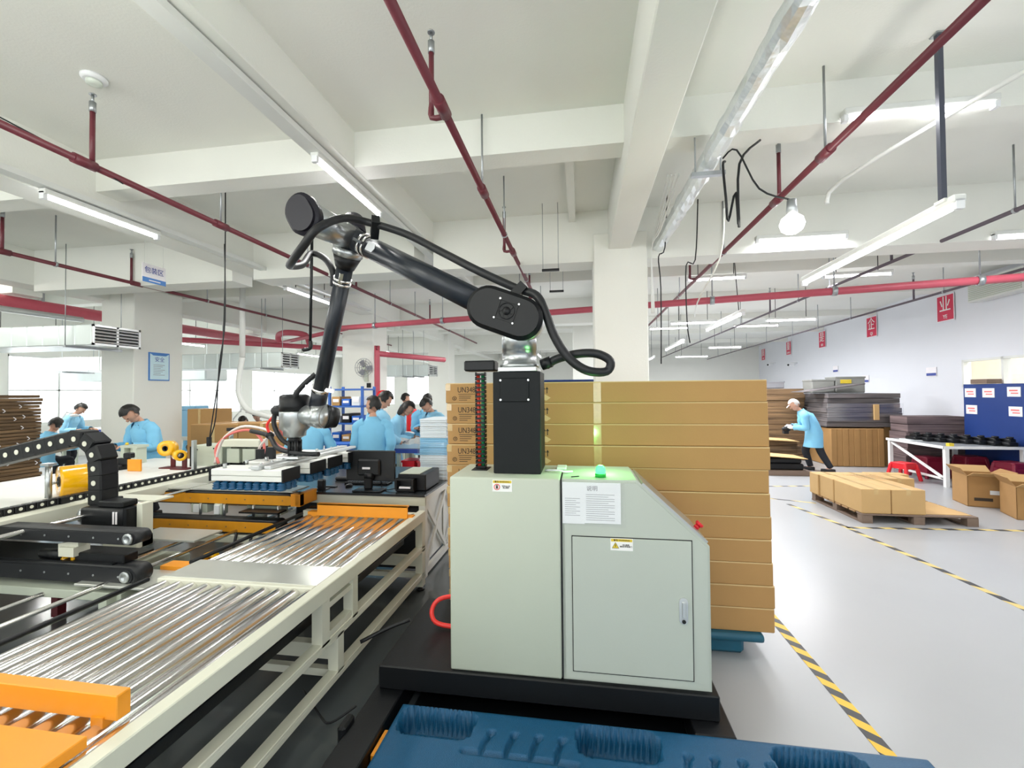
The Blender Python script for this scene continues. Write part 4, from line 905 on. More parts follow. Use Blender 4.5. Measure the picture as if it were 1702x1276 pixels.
C('tray_plate', B().b(-4.8, -3.0, 2.42, 2.7, .60, .612), 'black_metal'); C('tray_plate', B().b(-4.9, -3.9, 2.0, 2.3, .58, .59, .002), 'steel_plate')
C('machine_leg', B().b(-4.02, -3.96, 2.8, 2.86, .01, .42), 'stand_red'); C('machine_leg', B().b(-3.2, -3.14, 3.9, 3.96, .01, .76)); C('machine_leg', B().b(-4.2, -4.14, 1.5, 1.56, .01, .76)); C('machine_leg', B().b(-4.2, -4.14, 5.8, 5.86, .01, .76)); C('machine_leg', B().b(-2.95, -2.89, 2.3, 2.36, .01, .45), 'cab_grey')
C('base_rail', B().b(-4.9, -3.0, 2.8, 2.86, .3, .36), 'stand_red'); C('control_box', B().b(-4.0, -3.3, 3.0, 3.3, .06, .36, .01), 'cab_grey'); C('gear_motor', B().cyl((-3.15, 2.9, .25), (-2.75, 2.95, .25), .09, n=16), 'silver')
C('wire_loom', B().tube([(-2.95, 3.4, .5), (-2.9, 3.3, .3), (-2.7, 3.2, .28)], .012).tube([(-2.8, 3.4, .5), (-2.78, 3.3, .3), (-2.6, 3.1, .3)], .012), 'black_rubber')
# tape roll behind the chain on its own post
t = thing('tape_roll', 'large yellow tape roll on a steel post under the arched cable chain', 'tape', (-4.2, 3.1, .9))
B().lathe([(.04, 0), (.125, 0), (.127, .01), (.127, .19), (.125, .2), (.04, .2)], (-4.30, 3.04, .985), (.42, .9, 0), 28).o('tape', 'yellow_tape', t); B().lathe([(.030, -.004), (.042, -.004), (.042, .205), (.030, .205)], (-4.30, 3.04, .985), (.42, .9, 0), 20).o('core', 'black_plastic', t)
B().cyl((-4.30, 2.97, .85), (-4.30, 2.97, 1.14), .022, n=12).b(-4.34, -4.26, 2.94, 3.0, 1.13, 1.15).o('post', 'silver', t); B().cyl((-4.30, 2.97, .98), (-4.3, 3.1, .985), .012).o('spindle', 'silver', t)
for nm, lab, c, ax, R_, h in (('tape_roll', 'upper yellow tape roll facing front in front of the packing worker', (-4.60, 4.3, 1.10), (.25, -1, 0), .085, .1), ('tape_roll', 'smaller yellow tape roll on a dark red stand, right of the packing worker', (-4.40, 4.25, 1.03), (.9, -.5, 0), .06, .1)):
    t = thing(nm, lab, 'tape', c); B().lathe([(.03, -h/2), (R_, -h/2), (R_, h/2), (.03, h/2)], c, ax, 26).o('tape', 'yellow_tape', t); B().lathe([(.024, -h/2-.003), (.032, -h/2-.003), (.032, h/2), (.024, h/2)], c, ax, 18).o('core', 'black_plastic', t)
    B().b(c[0]-.03, c[0]+.02, c[1]+.06, c[1]+.08, .87, c[2]+.02).b(c[0]-.1, c[0]+.1, c[1]-.02, c[1]+.1, .87, .882).o('stand', 'stand_red', t)
# belt table beside the machine, boards on it
t = thing('belt_table', 'long pale belt table running behind the cable chain', 'table', (-4.9, 3.6, 0))
B().b(-5.55, -4.28, 1.5, 5.0, .83, .87, .006).o('belt_top', 'cream_white', t); B().b(-5.5, -4.3, 1.5, 5.0, .74, .82).o('apron', 'cab_grey', t)
for x in (-5.45, -4.4):
    for y in (1.7, 4.8): B().b(x-.03, x+.03, y-.03, y+.03, 0, .75).o('leg', 'cab_grey', t)
tag(B().b(-4.90, -4.73, 4.1, 4.12, .872, 1.0, .004).o('yellow_plate', 'orange'), 'upright yellow-orange plate on the belt table before the worker', 'plate')
t = thing('tape_dispenser', 'dark round base with a black clamp left of the yellow plate', 'dispenser', (-5.2, 4.15, .87))
B().lathe([(.13, 0), (.13, .05), (.1, .07), (.0, .07)], (-5.16, 4.2, .872), n=20).o('base', 'black_plastic', t); B().b(-5.02, -4.93, 4.15, 4.22, 1.0, 1.06, .01).b(-5.1, -4.97, 4.16, 4.2, .93, 1.0).o('clamp', 'black_plastic', t)
t = thing('printer_stand', 'pale metal frame box left of the packing worker', 'frame', (-5.3, 4.5, .87))
B().b(-5.54, -5.30, 4.55, 4.7, 1.06, 1.09).b(-5.53, -5.48, 4.55, 4.68, .872, 1.06).b(-5.36, -5.31, 4.55, 4.68, .872, 1.06).b(-5.45, -5.40, 4.6, 4.68, .872, 1.06).o('frame', 'cab_grey', t); B().ball((-5.5, 4.6, 1.105), .018).o('knob', 'label_yellow', t)
# control boxes and rack right of the rolls
t = thing('control_box', 'pale steel control box with screws behind the white hose arc', 'box', (-4.1, 4.5, .85))
B().b(-4.47, -4.10, 4.5, 4.75, .86, 1.11, .008).o('case', 'cab_grey', t); B().b(-4.47, -4.45, 4.45, 4.5, .86, 1.1).o('hinge', 'black_plastic', t)
for x, z in ((-4.42, 1.06), (-4.15, 1.06), (-4.15, .9), (-4.2, 1.075)): B().cyl((x, 4.5, z), (x, 4.492, z), .008, n=8).o('screw', 'gap_black', t)
t = thing('air_manifold', 'pale horizontal manifold with two square boxes beside the gripper', 'manifold', (-3.85, 4.5, .85))
B().b(-4.06, -3.58, 4.45, 4.6, 1.10, 1.18, .006).o('manifold', 'cream', t); B().b(-4.0, -3.84, 4.46, 4.56, .92, 1.08, .004).o('box', 'cab_grey', t); B().b(-3.80, -3.64, 4.46, 4.56, .92, 1.08, .004).o('box', 'cab_grey', t); B().b(-4.05, -3.6, 4.58, 4.62, .86, 1.1).o('back_plate', 'gap_black', t)
tag(B().b(-4.2, -4.17, 4.2, 4.24, .86, 1.2).o('post', 'silver'), 'thin steel post right of the yellow tape rolls', 'post')
t = thing('air_filter', 'small air filter with a pale bowl behind the hose arc', 'filter', (-4.35, 5.0, 1.2)); B().cyl((-4.33, 4.9, 1.12), (-4.33, 4.9, 1.24), .025).o('bowl', 'silver', t); B().b(-4.37, -4.29, 4.87, 4.93, 1.24, 1.28).o('cap', 'black_plastic', t)

# ---------------------------------------------------------------- black work table with monitor
t = thing('work_table', 'black topped table with white X-braced side behind the conveyor', 'table', (-2.1, 4.5, 0))
B().b(-3.2, -1.415, 3.85, 5.3, .743, .765, .003).o('table_top', 'table_black', t); B().b(-3.2, -1.42, 3.87, 3.90, .66, .742).o('apron', 'cream', t)
B().b(-2.75, -1.50, 3.93, 3.95, .06, .66).o('back_panel', 'gap_black', t)
for x, y in ((-1.45, 3.9), (-3.1, 3.9), (-1.45, 5.22), (-3.1, 5.22)): B().b(x-.03, x+.03, y-.03, y+.03, 0, .743).o('leg', 'cream_white', t)
B().b(-1.46, -1.425, 3.92, 5.2, .68, .742).b(-1.46, -1.425, 3.92, 5.2, .02, .08).o('side_rail', 'cream_white', t)
for y0, y1 in ((3.93, 4.55), (4.59, 5.2)): B().bar((-1.44, y0, .08), (-1.44, y1, .68), .02, .045).bar((-1.445, y0, .68), (-1.445, y1, .08), .02, .045).o('brace', 'cream_white', t)
B().b(-1.47, -1.465, 4.545, 4.595, .08, .68).b(-1.50, -1.48, 3.92, 5.2, .08, .68).o('side_panel', 'tray_white', t)
t = thing('monitor', 'black computer monitor seen from behind on the work table', 'monitor', (-2.03, 4.05, .765))
R8 = Matrix.Rotation(-.10, 3, 'X')
B().b(-2.285, -1.78, 4.02, 4.05, .845, 1.14, .006).o('screen_housing', 'screen_back', t); bk = B().b(-2.15, -1.92, 3.985, 4.02, .90, 1.06, .015).o('rear_cover', 'screen_back', t)
B().b(-2.095, -2.015, 3.982, 3.986, .965, .985).o('spec_label', 'sign_white', bk); B().b(-2.07, -1.99, 3.96, 4.0, .78, .93, .008).o('stand_neck', 'black_plastic', t); B().b(-2.15, -1.87, 3.88, 4.05, .766, .780, .005).o('stand_foot', 'black_plastic', t)
B().cyl((-2.06, 3.975, .90), (-1.98, 3.975, .90), .025).o('hinge', 'black_plastic', t)
t = thing('label_printer', 'black desktop label printer right of the monitor', 'printer', (-1.6, 4.05, .765))
B().b(-1.74, -1.46, 4.0, 4.4, .768, .925, .008).o('case', 'black_plastic', t); B().b(-1.72, -1.52, 4.0, 4.35, .925, .932).o('lid', 'cab_grey', t); B().b(-1.74, -1.55, 3.94, 4.0, .768, .80, .006).b(-1.74, -1.715, 3.92, 4.0, .79, .89, .004).b(-1.575, -1.55, 3.92, 4.0, .79, .89, .004).b(-1.74, -1.55, 3.93, 3.99, .875, .89).o('front_bay', 'black_plastic', t); B().b(-1.70, -1.59, 3.935, 3.96, .80, .815).o('paper_slot', 'sign_white', t)
t = thing('keyboard', 'black keyboard lying behind the monitor stand', 'keyboard', (-2.1, 4.4, .765)); B().b(-2.42, -1.95, 4.22, 4.36, .766, .782, .004).o('case', 'black_plastic', t)
km = B().b(-.011, .011, -.011, .011, 0, .006, .001).mesh('key', 'screen_back')
for i in range(15):
    for j in range(4): share('key', km, t, (-2.395+i*.030, 4.25+j*.028, .782))
tag(B().ball((-2.31, 4.12, .775), .032, .05, .018).o('mouse', 'black_plastic'), 'black computer mouse left of the monitor', 'mouse')
tag(B().tube([(-1.75, 4.0, .79), (-1.85, 3.98, .772), (-1.95, 4.1, .772), (-1.92, 4.02, .9)], .005, 6).o('cable', 'black_plastic'), 'black cable looping between monitor and label printer', 'cable')
tag(B().b(-2.55, -2.48, 3.95, 4.0, .766, .86, .01).b(-2.58, -2.45, 3.93, 4.02, .766, .772).o('scanner_stand', 'black_plastic'), 'small black stand on the table left of the monitor', 'stand')
tag(B().b(-2.62, -2.3, 4.38, 4.45, .766, .80, .01).o('black_case', 'black_plastic'), 'flat black case lying behind the gripper on the table', 'case')
tag(B().b(-2.62, -2.42, 4.06, 4.1, .766, .774).o('black_ruler', 'black_plastic'), 'thin black strip lying on the table left of the mouse', 'strip')
t = thing('foam_stack', 'tall stack of white foam sheets wrapped in a blue bag on the work table', 'foam', (-1.55, 4.6, .765))
sm = B().b(-.15, .15, -.25, .25, 0, .019, .004).mesh('foam_sheet', 'foam'); sb = B().b(-.152, .152, -.252, .252, 0, .019, .004).mesh('foam_sheet', 'foam_blue'); rr = random.Random(2)
for i in range(32): share('foam_sheet', sb if 12 < i < 22 else sm, t, (-1.565+rr.uniform(-.004, .004), 4.77+rr.uniform(-.004, .004), .767+i*.0203))
F_ = B(); RR = []
for i in range(9):
    z = .767+i*.05; r_ = []
    for k in range(24):
        w_ = 2*PI*k/24; s_ = max(abs(math.cos(w_)), abs(math.sin(w_))); r_.append((-1.565+(.165+rr.uniform(0, .008))*math.cos(w_)/s_, 4.77+(.265+rr.uniform(0, .008))*math.sin(w_)/s_, z))
    RR.append(r_)
F_.rings(RR, cap=False).o('plastic_bag', 'film', t)
tag(B().ball((-1.75, 4.55, .80), .12, .09, .035).ball((-1.66, 4.5, .83), .06, .05, .06).o('plastic_bag', 'foam'), 'crumpled white plastic bag on the table behind the printer', 'bag')
# ---------------------------------------------------------------- right bay: pallet, table, cartons, stacks
t = thing('wooden_pallet', 'grey-brown wooden pallet on the floor carrying small cartons', 'pallet', (4.1, 6.8, 0))
for i in range(8): B().b(3.5, 4.78, 6.2+i*.158, 6.2+i*.158+.125, .10, .12, .003).o('board', 'wood' if i else 'wood_grey', t)
for x in (3.5, 4.08, 4.66):
    for y in (6.2, 6.76, 7.32): B().b(x, x+.12, y, y+.1, .022, .099).o('block', 'wood_grey', t)
    B().b(x, x+.12, 6.2, 7.43, .002, .021).o('runner', 'wood_grey', t)
tag(B().b(4.25, 4.75, 6.26, 6.95, .121, .125).o('cardboard_sheet', 'kraft_light'), 'flat tan cardboard sheet on the bare end of the wooden pallet', 'sheet')
n = 0
names = {0: 'front left carton', 1: 'front carton at the right', 2: 'middle left carton', 3: 'centre carton', 4: 'middle right carton', 5: 'rear left carton', 6: 'rear centre carton', 7: 'rear right carton'}
for x0, x1, y0, y1 in ((3.508, 3.84, 6.215, 6.83), (3.85, 4.225, 6.215, 6.83), (3.5, 3.86, 6.84, 7.19), (3.87, 4.22, 6.84, 7.19), (4.24, 4.62, 6.99, 7.3), (3.48, 3.84, 7.2, 7.44), (3.85, 4.22, 7.2, 7.44), (4.24, 4.76, 7.31, 7.5)):
    t = thing('small_carton', names[n]+' on the wooden pallet by the hazard tape', 'box', (x0, y0, .121), 'cartons on the wooden pallet'); n += 1
    B().b(x0, x1, y0, y1, .1215, .428, .006).o('carton_body', 'kraft_light', t); xm = (x0+x1)/2
    B().b(xm-.025, xm+.025, y0-.001, y1+.001, .426, .4295).b(xm-.025, xm+.025, y0-.0012, y0, .36, .4295).o('packing_tape', 'clear_tape', t)
tag(B().b(3.9, 4.3, 6.9, 7.25, .43, .433).o('cover_film', 'film'), 'clear plastic film lying over the centre cartons on the pallet', 'film')

t = thing('work_table', 'white steel work table with braced legs in front of the blue panel', 'table', (6.8, 9.3, 0))
B().b(6.15, 7.38, 8.6, 10.05, .665, .695, .004).o('table_top', 'table_top', t); B().b(6.14, 7.38, 8.59, 8.615, .655, .70).b(6.14, 6.165, 8.6, 10.05, .655, .70).o('edge_trim', 'white_paint', t)
for x, y in ((6.19, 8.63), (6.19, 10.0), (7.33, 8.63), (7.33, 10.0)): B().b(x-.03, x+.03, y-.03, y+.03, 0, .665).o('leg', 'white_paint', t)
B().bar((6.19, 8.66, .13), (6.19, 9.95, .62), .035).o('brace', 'white_paint', t); B().bar((6.19, 8.66, .13), (6.19, 9.97, .13), .035).o('stretcher', 'white_paint', t); B().bar((6.2, 10.0, .13), (7.3, 10.0, .13), .03).o('stretcher', 'white_paint', t)
rr = random.Random(4); k = 0
spots = ('leftmost on the table', 'second from the left on the table', 'third from the left on the table', 'in the middle of the table', 'right of the middle of the table', 'third from the right on the table', 'second from the right on the table', 'rightmost on the table')
for i in range(8):
    x = 6.42+i*.118; y = 9.65-i*.125
    t = thing('plastic_housing', 'black moulded plastic housing, %s before the blue panel' % spots[i], 'part', (x, y, .696), 'black housings on the white table')
    B().b(x-.11, x+.04, y-.13, y+.13, .697, .77, .02, seg=2).b(x-.05, x+.055, y-.07, y+.10, .70, .825, .02, seg=2).o('shell', 'black_plastic', t); B().lathe([(.03, 0), (.045, 0), (.045, .03), (.03, .03)], (x-.0, y-.02, .824), n=14).o('ring', 'black_rubber', t)
tag(B().b(6.24, 6.32, 8.63, 8.70, .696, .75, .004).o('tape_block', 'label_yellow'), 'small yellow tape block on the front left table corner', 'tape')
tag(B().b(6.22, 6.5, 9.5, 9.8, .696, .71, .003).o('paper_stack', 'paper'), 'white papers lying at the left end of the steel table', 'paper')
def stool(label, x, y, h, w_, m, rz=0.):
    t = thing('plastic_stool', label, 'stool', (0, 0, 0))
    B().b(-w_*.38, w_*.38, -w_*.38, w_*.38, h-.035, h, .015, seg=2).o('seat', m, t)
    for sx in (-1, 1):
        for sy in (-1, 1):
            tp = Vector((sx*w_*.34, sy*w_*.34, h-.03)); bt = Vector((sx*w_*.48, sy*w_*.48, 0))
            B().bar(bt, tp, .05, .05, .008).o('leg', m, t)
    b_ = B()
    for s_ in (-1, 1): b_.b(-w_*.38, w_*.38, s_*w_*.36-.008, s_*w_*.36+.008, h-.11, h-.03).b(s_*w_*.36-.008, s_*w_*.36+.008, -w_*.38, w_*.38, h-.11, h-.03)
    b_.o('skirt', m, t)
    if m == 'maroon': B().b(-w_*.42, w_*.42, -w_*.42, w_*.42, h*.12, h*.8, .02).o('nested_body', m, t)
    t.location = (x, y, 0); t.rotation_euler.z = rz; return t
stool('bright red plastic stool in front of the table leg', 5.9, 9.2, .33, .36, 'plastic_red', .4)
stool('maroon stacked plastic stool under the table, nearest its left leg', 6.55, 9.55, .40, .4, 'maroon', .1); stool('maroon stacked plastic stool under the middle of the table', 7.02, 9.25, .46, .42, 'maroon', -.1); stool('maroon stacked plastic stool at the right edge behind the open cartons', 7.1, 8.55, .46, .42, 'maroon', .2)
def open_carton(label, x, y, w_, d_, h, rz, m='kraft_dark'):
    t = thing('open_carton', label, 'box', (0, 0, 0)); e = .008
    b_ = B().b(-w_/2, w_/2, -d_/2, -d_/2+e, 0, h).b(-w_/2, w_/2, d_/2-e, d_/2, 0, h).b(-w_/2, -w_/2+e, -d_/2, d_/2, 0, h).b(w_/2-e, w_/2, -d_/2, d_/2, 0, h).b(-w_/2, w_/2, -d_/2, d_/2, 0, .01); b_.o('carton_body', m, t)
    for (o, u, v) in (((-w_/2, -d_/2, h), (1, 0, 0), (0, -.35, .18)), ((-w_/2, d_/2, h), (1, 0, 0), (0, .3, .25)), ((-w_/2, -d_/2, h), (0, 1, 0), (-.22, 0, .3)), ((w_/2, -d_/2, h), (0, 1, 0), (.3, 0, .2))):
        L_ = w_ if u[0] else d_; vv = Vector(v)*(d_/2/.5*.8)
        B().prism([(0, 0), (L_, 0), (L_*.97, vv.length), (L_*.03, vv.length)], o, u, vv.normalized(), Vector(u).cross(vv), .006).o('flap', 'kraft_light' if u[0] else m, t)
    B().b(.02, .13, -d_/2-.002, -d_/2, h*.42, h*.55).o('shipping_label', 'paper', t); B().b(-.15, .05, -d_/2-.0015, -d_/2, h*.2, h*.3).o('print', 'ink', t)
    t.location = (x, y, 0); t.rotation_euler.z = rz; return t
open_carton('open brown carton with raised flaps and a white label, left of two', 5.74, 7.42, .44, .42, .44, -.25); open_carton('open brown carton cut by the right edge of the frame', 5.86, 6.72, .56, .44, .42, -.35)
# blue partition with notices
t = thing('blue_partition', 'deep blue partition panel with white notices against the right wall', 'panel', (7.42, 8.8, 0))
B().b(7.40, 7.44, 7.4, 9.86, .02, 1.77, .004).o('panel', 'panel_blue', t)
for y0, z0 in ((9.58, 1.52), (9.20, 1.52), (8.72, 1.54), (9.56, 1.20), (8.70, 1.20)):
    p_ = B().b(7.392, 7.40, y0-.0, y0+.24, z0, z0+.17).o('notice', 'paper', t)
    b_ = B().b(7.3905, 7.392, y0+.05, y0+.2, z0+.095, z0+.12).b(7.3905, 7.392, y0+.04, y0+.17, z0+.05, z0+.07); b_.o('print_lines', 'hose_pink', p_)
tag(B().b(7.36, 7.6, 9.3, 9.65, 1.775, 1.86, .004).o('carton', 'wood_grey'), 'small brown carton on top of the blue partition', 'box')
# bales and stacks of flat cartons
def stack(label, x0, x1, y0, y1, z0, z1, n_, m, seed, jit=.03, name='cardboard_stack', extra=None):
    t = thing(name, label, 'cardboard', ((x0+x1)/2, y0, z0)); r_ = random.Random(seed); h = (z1-z0)/n_
    for i in range(n_):
        a, b_, c = r_.uniform(-jit, jit), r_.uniform(-jit, jit), r_.uniform(-jit, jit)
        B().b(x0+a, x1+b_, y0+c, y1+c, z0+i*h+.001, z0+(i+1)*h-.004, .006).o('sheet_bundle', m, t)
    return t
stack('big wrapped stack of grey flat cartons behind the capped worker', 5.39, 6.85, 10.7, 12.0, .86, 1.60, 7, 'sheets_grey', 1, .02)
tb = bpy.data.objects['cardboard_stack']
B().b(5.37, 6.87, 10.66, 10.68, 1.0, 1.38).o('stretch_film', 'film', tb); B().b(6.28, 6.38, 10.62, 10.66, 1.02, 1.36, .004).o('corner_board', 'kraft_light', tb)
tag(B().prism([(0, 0), (1.25, .16), (1.26, .19), (0, .012)], (4.95, 10.78, 1.63), (1, 0, 0), (0, 0, 1), (0, 1, 0), .6).o('loose_sheet', 'sheets_grey'), 'loose cardboard sheet lying tilted over the grey stacks', 'sheet')
t = thing('cardboard_bale', 'upright tan corrugated bale below the big grey stack', 'cardboard', (5.9, 10.6, 0))
for i in range(9): B().b(5.42+i*.1155, 5.42+i*.1155+.112, 10.62+.008*(i % 2), 11.6, .01, .83, .006).o('sheet_bundle', 'kraft_dark', t)
tag(B().b(6.60, 7.15, 10.85, 11.5, 0, .86, .008).o('large_carton', 'kraft'), 'plain brown carton standing right of the tan bale', 'box')
stack('low pile of purple-grey flat cartons behind the steel table', 6.55, 7.62, 10.1, 10.6, 0, 1.13, 7, 'sheets_purple', 2, .02)
stack('tall dark pile of flat cartons left of the capped worker', 4.45, 5.3, 11.5, 12.6, 0, 1.72, 12, 'sheets_brown', 3, .02)
stack('low pile of flat cartons beneath the hands of the capped worker', 3.75, 4.75, 10.6, 11.2, 0, .56, 5, 'sheets_brown', 5, .04)
tag(B().prism([(0, 0), (.9, -.05), (.9, -.035), (0, .015)], (3.8, 10.45, .60), (1, 0, 0), (0, 0, 1), (0, 1, 0), .6).o('cardboard_sheet', 'kraft_light'), 'tan cardboard sheet on the pile before the capped worker', 'sheet')
t = thing('black_case_pile', 'pile of black cases under a tan sheet beside the worker feet', 'case', (3.95, 9.7, 0))
B().b(3.6, 4.35, 9.5, 10.1, .10, .22, .02).o('case', 'black_plastic', t); B().b(3.62, 4.32, 9.52, 10.08, .225, .33, .02).o('case', 'black_plastic', t); B().prism([(0, 0), (.85, -.06), (.85, -.05), (0, .012)], (3.55, 9.45, .38), (1, 0, 0), (0, 0, 1), (0, 1, 0), .6).o('cover_sheet', 'kraft_light', t); B().b(3.5, 4.45, 9.4, 10.15, .0, .095, .004).o('skid', 'wood_grey', t)
for i, (x0, x1, z1, m, lab) in enumerate(((4.6, 5.1, 1.91, 'ink_grey', 'grey bin on the piles at left'), (5.45, 5.95, 1.93, 'bin_grey', 'pale grey bin on the piles in the middle'), (5.97, 6.6, 1.99, 'bin_grey', 'pale bin with a yellow label on the big stack'))):
    y_, zb_ = (12.05, 1.726) if i == 0 else (11.46, 1.604); t = thing('storage_bin', lab, 'bin', (x0, y_, zb_)); B().b(x0, x1, y_, y_+.45, zb_, z1, .02).o('body', m, t); B().b(x0-.008, x1+.008, y_-.01, y_+.46, z1-.04, z1, .006).o('rim', m, t)
    if i == 2: B().b(x0+.1, x0+.33, y_-.012, y_, z1-.16, z1-.07).o('label_strip', 'label_yellow', t)
# red character signs along the right wall
wd = Vector((.09, 1, 0)).normalized(); wr = -wd; wn_ = Vector((-1, .09, 0)).normalized()
for y, ch, py_, lab in ((10.74, '业', 'YE', 'nearest red sign on the right wall, reading YE'), (13.6, '企', 'QI', 'second red sign on the right wall, reading QI'), (16.7, '是', 'SHI', 'third red sign on the right wall, with a Chinese character'), (19.85, '量', 'LIANG', 'fourth red sign on the right wall, small in the distance'), (23.2, '质', 'ZHI', 'farthest red sign on the right wall')):
    c = Vector((wx(y), y, 3.42))+wn_*.02; t = thing('character_sign', lab, 'sign', c, 'red character signs on the right wall')
    def plate(name, w_, h_, off, m): B().prism([(-w_, -h_), (w_, -h_), (w_, h_), (-w_, h_)], c+wn_*off, wr, (0, 0, 1), wn_, .006).o(name, m, t)
    plate('border', .26, .285, 0, 'sign_white'); plate('plate', .24, .265, .004, 'sign_red')
    text('character', ch, .36, c+wn_*.0115+Vector((0, 0, .06)), wr, (0, 0, 1), 'white_paint', t, thick=.004); text('pinyin', py_, .12, c+wn_*.0115+Vector((0, 0, -.19)), wr, (0, 0, 1), 'white_paint', t, thick=.003)
for y, z, lab in ((11.25, 2.07, 'small white and blue plate on the right wall near the window'), (14.0, 1.98, 'small white and blue plate above the big grey stack'), (15.8, 2.35, 'small white and blue plate over the carton piles')):
    c = Vector((wx(y), y, z))+wn_*.01; t = thing('wall_plate', lab, 'sign', c)
    B().prism([(-.17, -.1), (.17, -.1), (.17, .1), (-.17, .1)], c, wr, (0, 0, 1), wn_, .006).o('plate', 'sign_white', t); B().prism([(-.16, -.09), (.16, -.09), (.16, -.03), (-.16, -.03)], c+wn_*.004, wr, (0, 0, 1), wn_, .004).o('stripe', 'ink_blue', t)
for y, z, lab in ((21.5, 2.9, 'white security camera on the right wall, the farther one'), (19.0, 2.75, 'white security camera on the right wall beside its bracket')):
    c = Vector((wx(y), y, z))+wn_*.02; t = thing('security_camera', lab, 'camera', c); B().cyl(c, c+wn_*.25, .03).b(c.x-.3, c.x-.1, c.y-.05, c.y+.05, c.z-.12, c.z-.03, .02).o('body', 'white_plastic', t); B().ball(c+Vector((-.32, 0, -.075)), .04).o('lens', 'gap_black', t)
t = thing('air_conditioner', 'pale louvred air conditioner high on the right wall', 'air conditioner', (7.5, 9.1, 3.4))
cc = Vector((wx(9.15), 9.15, 3.55))
B().prism([(-.62, -.2), (.62, -.2), (.62, .2), (-.62, .2)], cc+wn_*.005, wr, (0, 0, 1), wn_, .24, .01).o('case', 'tray_white', t)
lm = B().prism([(-.58, -.008), (.58, -.008), (.58, .008), (-.58, .008)], (0, 0, 0), wr, Vector((0, 0, 1)), wn_, .012).mesh('louvre', 'cab_grey')
for i in range(10): share('louvre', lm, t, cc+wn_*.246+Vector((0, 0, -.16+i*.035)))

# ---------------------------------------------------------------- left and far hall
t = stack('tall stack of dark brown flat cartons at the left edge', -9.1, -8.1, 4.9, 5.5, 0, 1.72, 34, 'sheets_brown', 8, .016)
rr = random.Random(9); wi = B()
for i in range(12): y = 4.95+rr.uniform(0, .5); z = .6+rr.uniform(0, 1.0); wi.tube([(-8.06, y, z), (-8.05, y+.02, z+.02), (-8.06, y-.005, z+.05)], .006, 5, 2)
wi.o('paper_shreds', 'sign_white', t)['kind'] = 'stuff'
t = thing('hanging_sign', 'white and blue packing area sign hanging from the ceiling at left', 'sign', (-5.3, 4.75, 3.1))
B().b(-5.305, -5.295, 4.60, 4.905, 3.10, 3.33).o('board', 'sign_white', t); B().b(-5.2945, -5.291, 4.60, 4.905, 3.10, 3.16).o('stripe', 'sign_blue', t); text('lettering', '包装区', .085, (-5.2925, 4.75, 3.25), (0, 1, 0), (0, 0, 1), 'ink_blue', t); B().b(-5.2915, -5.2895, 4.68, 4.83, 3.122, 3.134).o('caption_line', 'sign_white', t)
for y in (4.63, 4.875): B().cyl((-5.3, y, 3.33), (-5.3, y, 3.9), .003, n=5).o('string', 'tray_white', t)
t = thing('poster', 'pale blue framed notice poster on the left column', 'poster', (-7.64, 6.96, 2.2))
B().b(-7.649, -7.635, 6.76, 7.16, 1.96, 2.47).o('frame', 'sign_blue', t); B().b(-7.634, -7.631, 6.78, 7.14, 1.98, 2.45).o('sheet', 'poster_blue', t); B().prism([(-.18, .0), (.18, .0), (.12, -.035), (-.12, -.035)], (-7.631, 6.96, 2.45), (0, 1, 0), (0, 0, 1), (1, 0, 0), .003).o('header', 'sign_blue', t)
text('heading', '安全', .095, (-7.6295, 6.96, 2.34), (0, 1, 0), (0, 0, 1), 'ink_blue', t); b_ = B()
for i in range(7): b_.b(-7.6305, -7.629, 6.84, 7.06-.04*(i % 3), 2.24-i*.03, 2.248-i*.03)
b_.o('print_lines', 'ink_grey', t)
t = thing('wall_fan', 'round wall fan on the column left of the standpipe', 'fan', (-4.7, 8.95, 2.2))
b_ = B()
for r_ in (.05, .1, .15, .2): b_.lathe([(r_-.004, 0), (r_+.004, 0), (r_+.004, .006), (r_-.004, .006)], (-4.62, 8.86, 2.25), (0, -1, 0), 20)
for k in range(10): w_ = k*PI/5; b_.bar((-4.62+.04*math.cos(w_), 8.86, 2.25+.04*math.sin(w_)), (-4.62+.2*math.cos(w_), 8.86, 2.25+.2*math.sin(w_)), .006)
b_.o('guard', 'ink_grey', t)
for k in range(3): w_ = k*2*PI/3; B().prism([(.03, -.03), (.17, -.07), (.17, .05), (.03, .03)], (-4.62, 8.90, 2.25), (math.cos(w_), 0, math.sin(w_)), (-math.sin(w_), 0, math.cos(w_)), (0, 1, 0), .006).o('blade', 'ink_grey', t)
B().cyl((-4.62, 8.9, 2.25), (-4.62, 9.0, 2.2), .05).b(-4.66, -4.58, 8.96, 9.0, 1.95, 2.25).o('motor', 'cab_grey', t)
tag(B().b(-4.62, -4.52, 8.985, 9.0, 1.82, 1.92, .004).o('switch_box', 'gap_black'), 'small dark switch box on the column below the wall fan', 'switch')
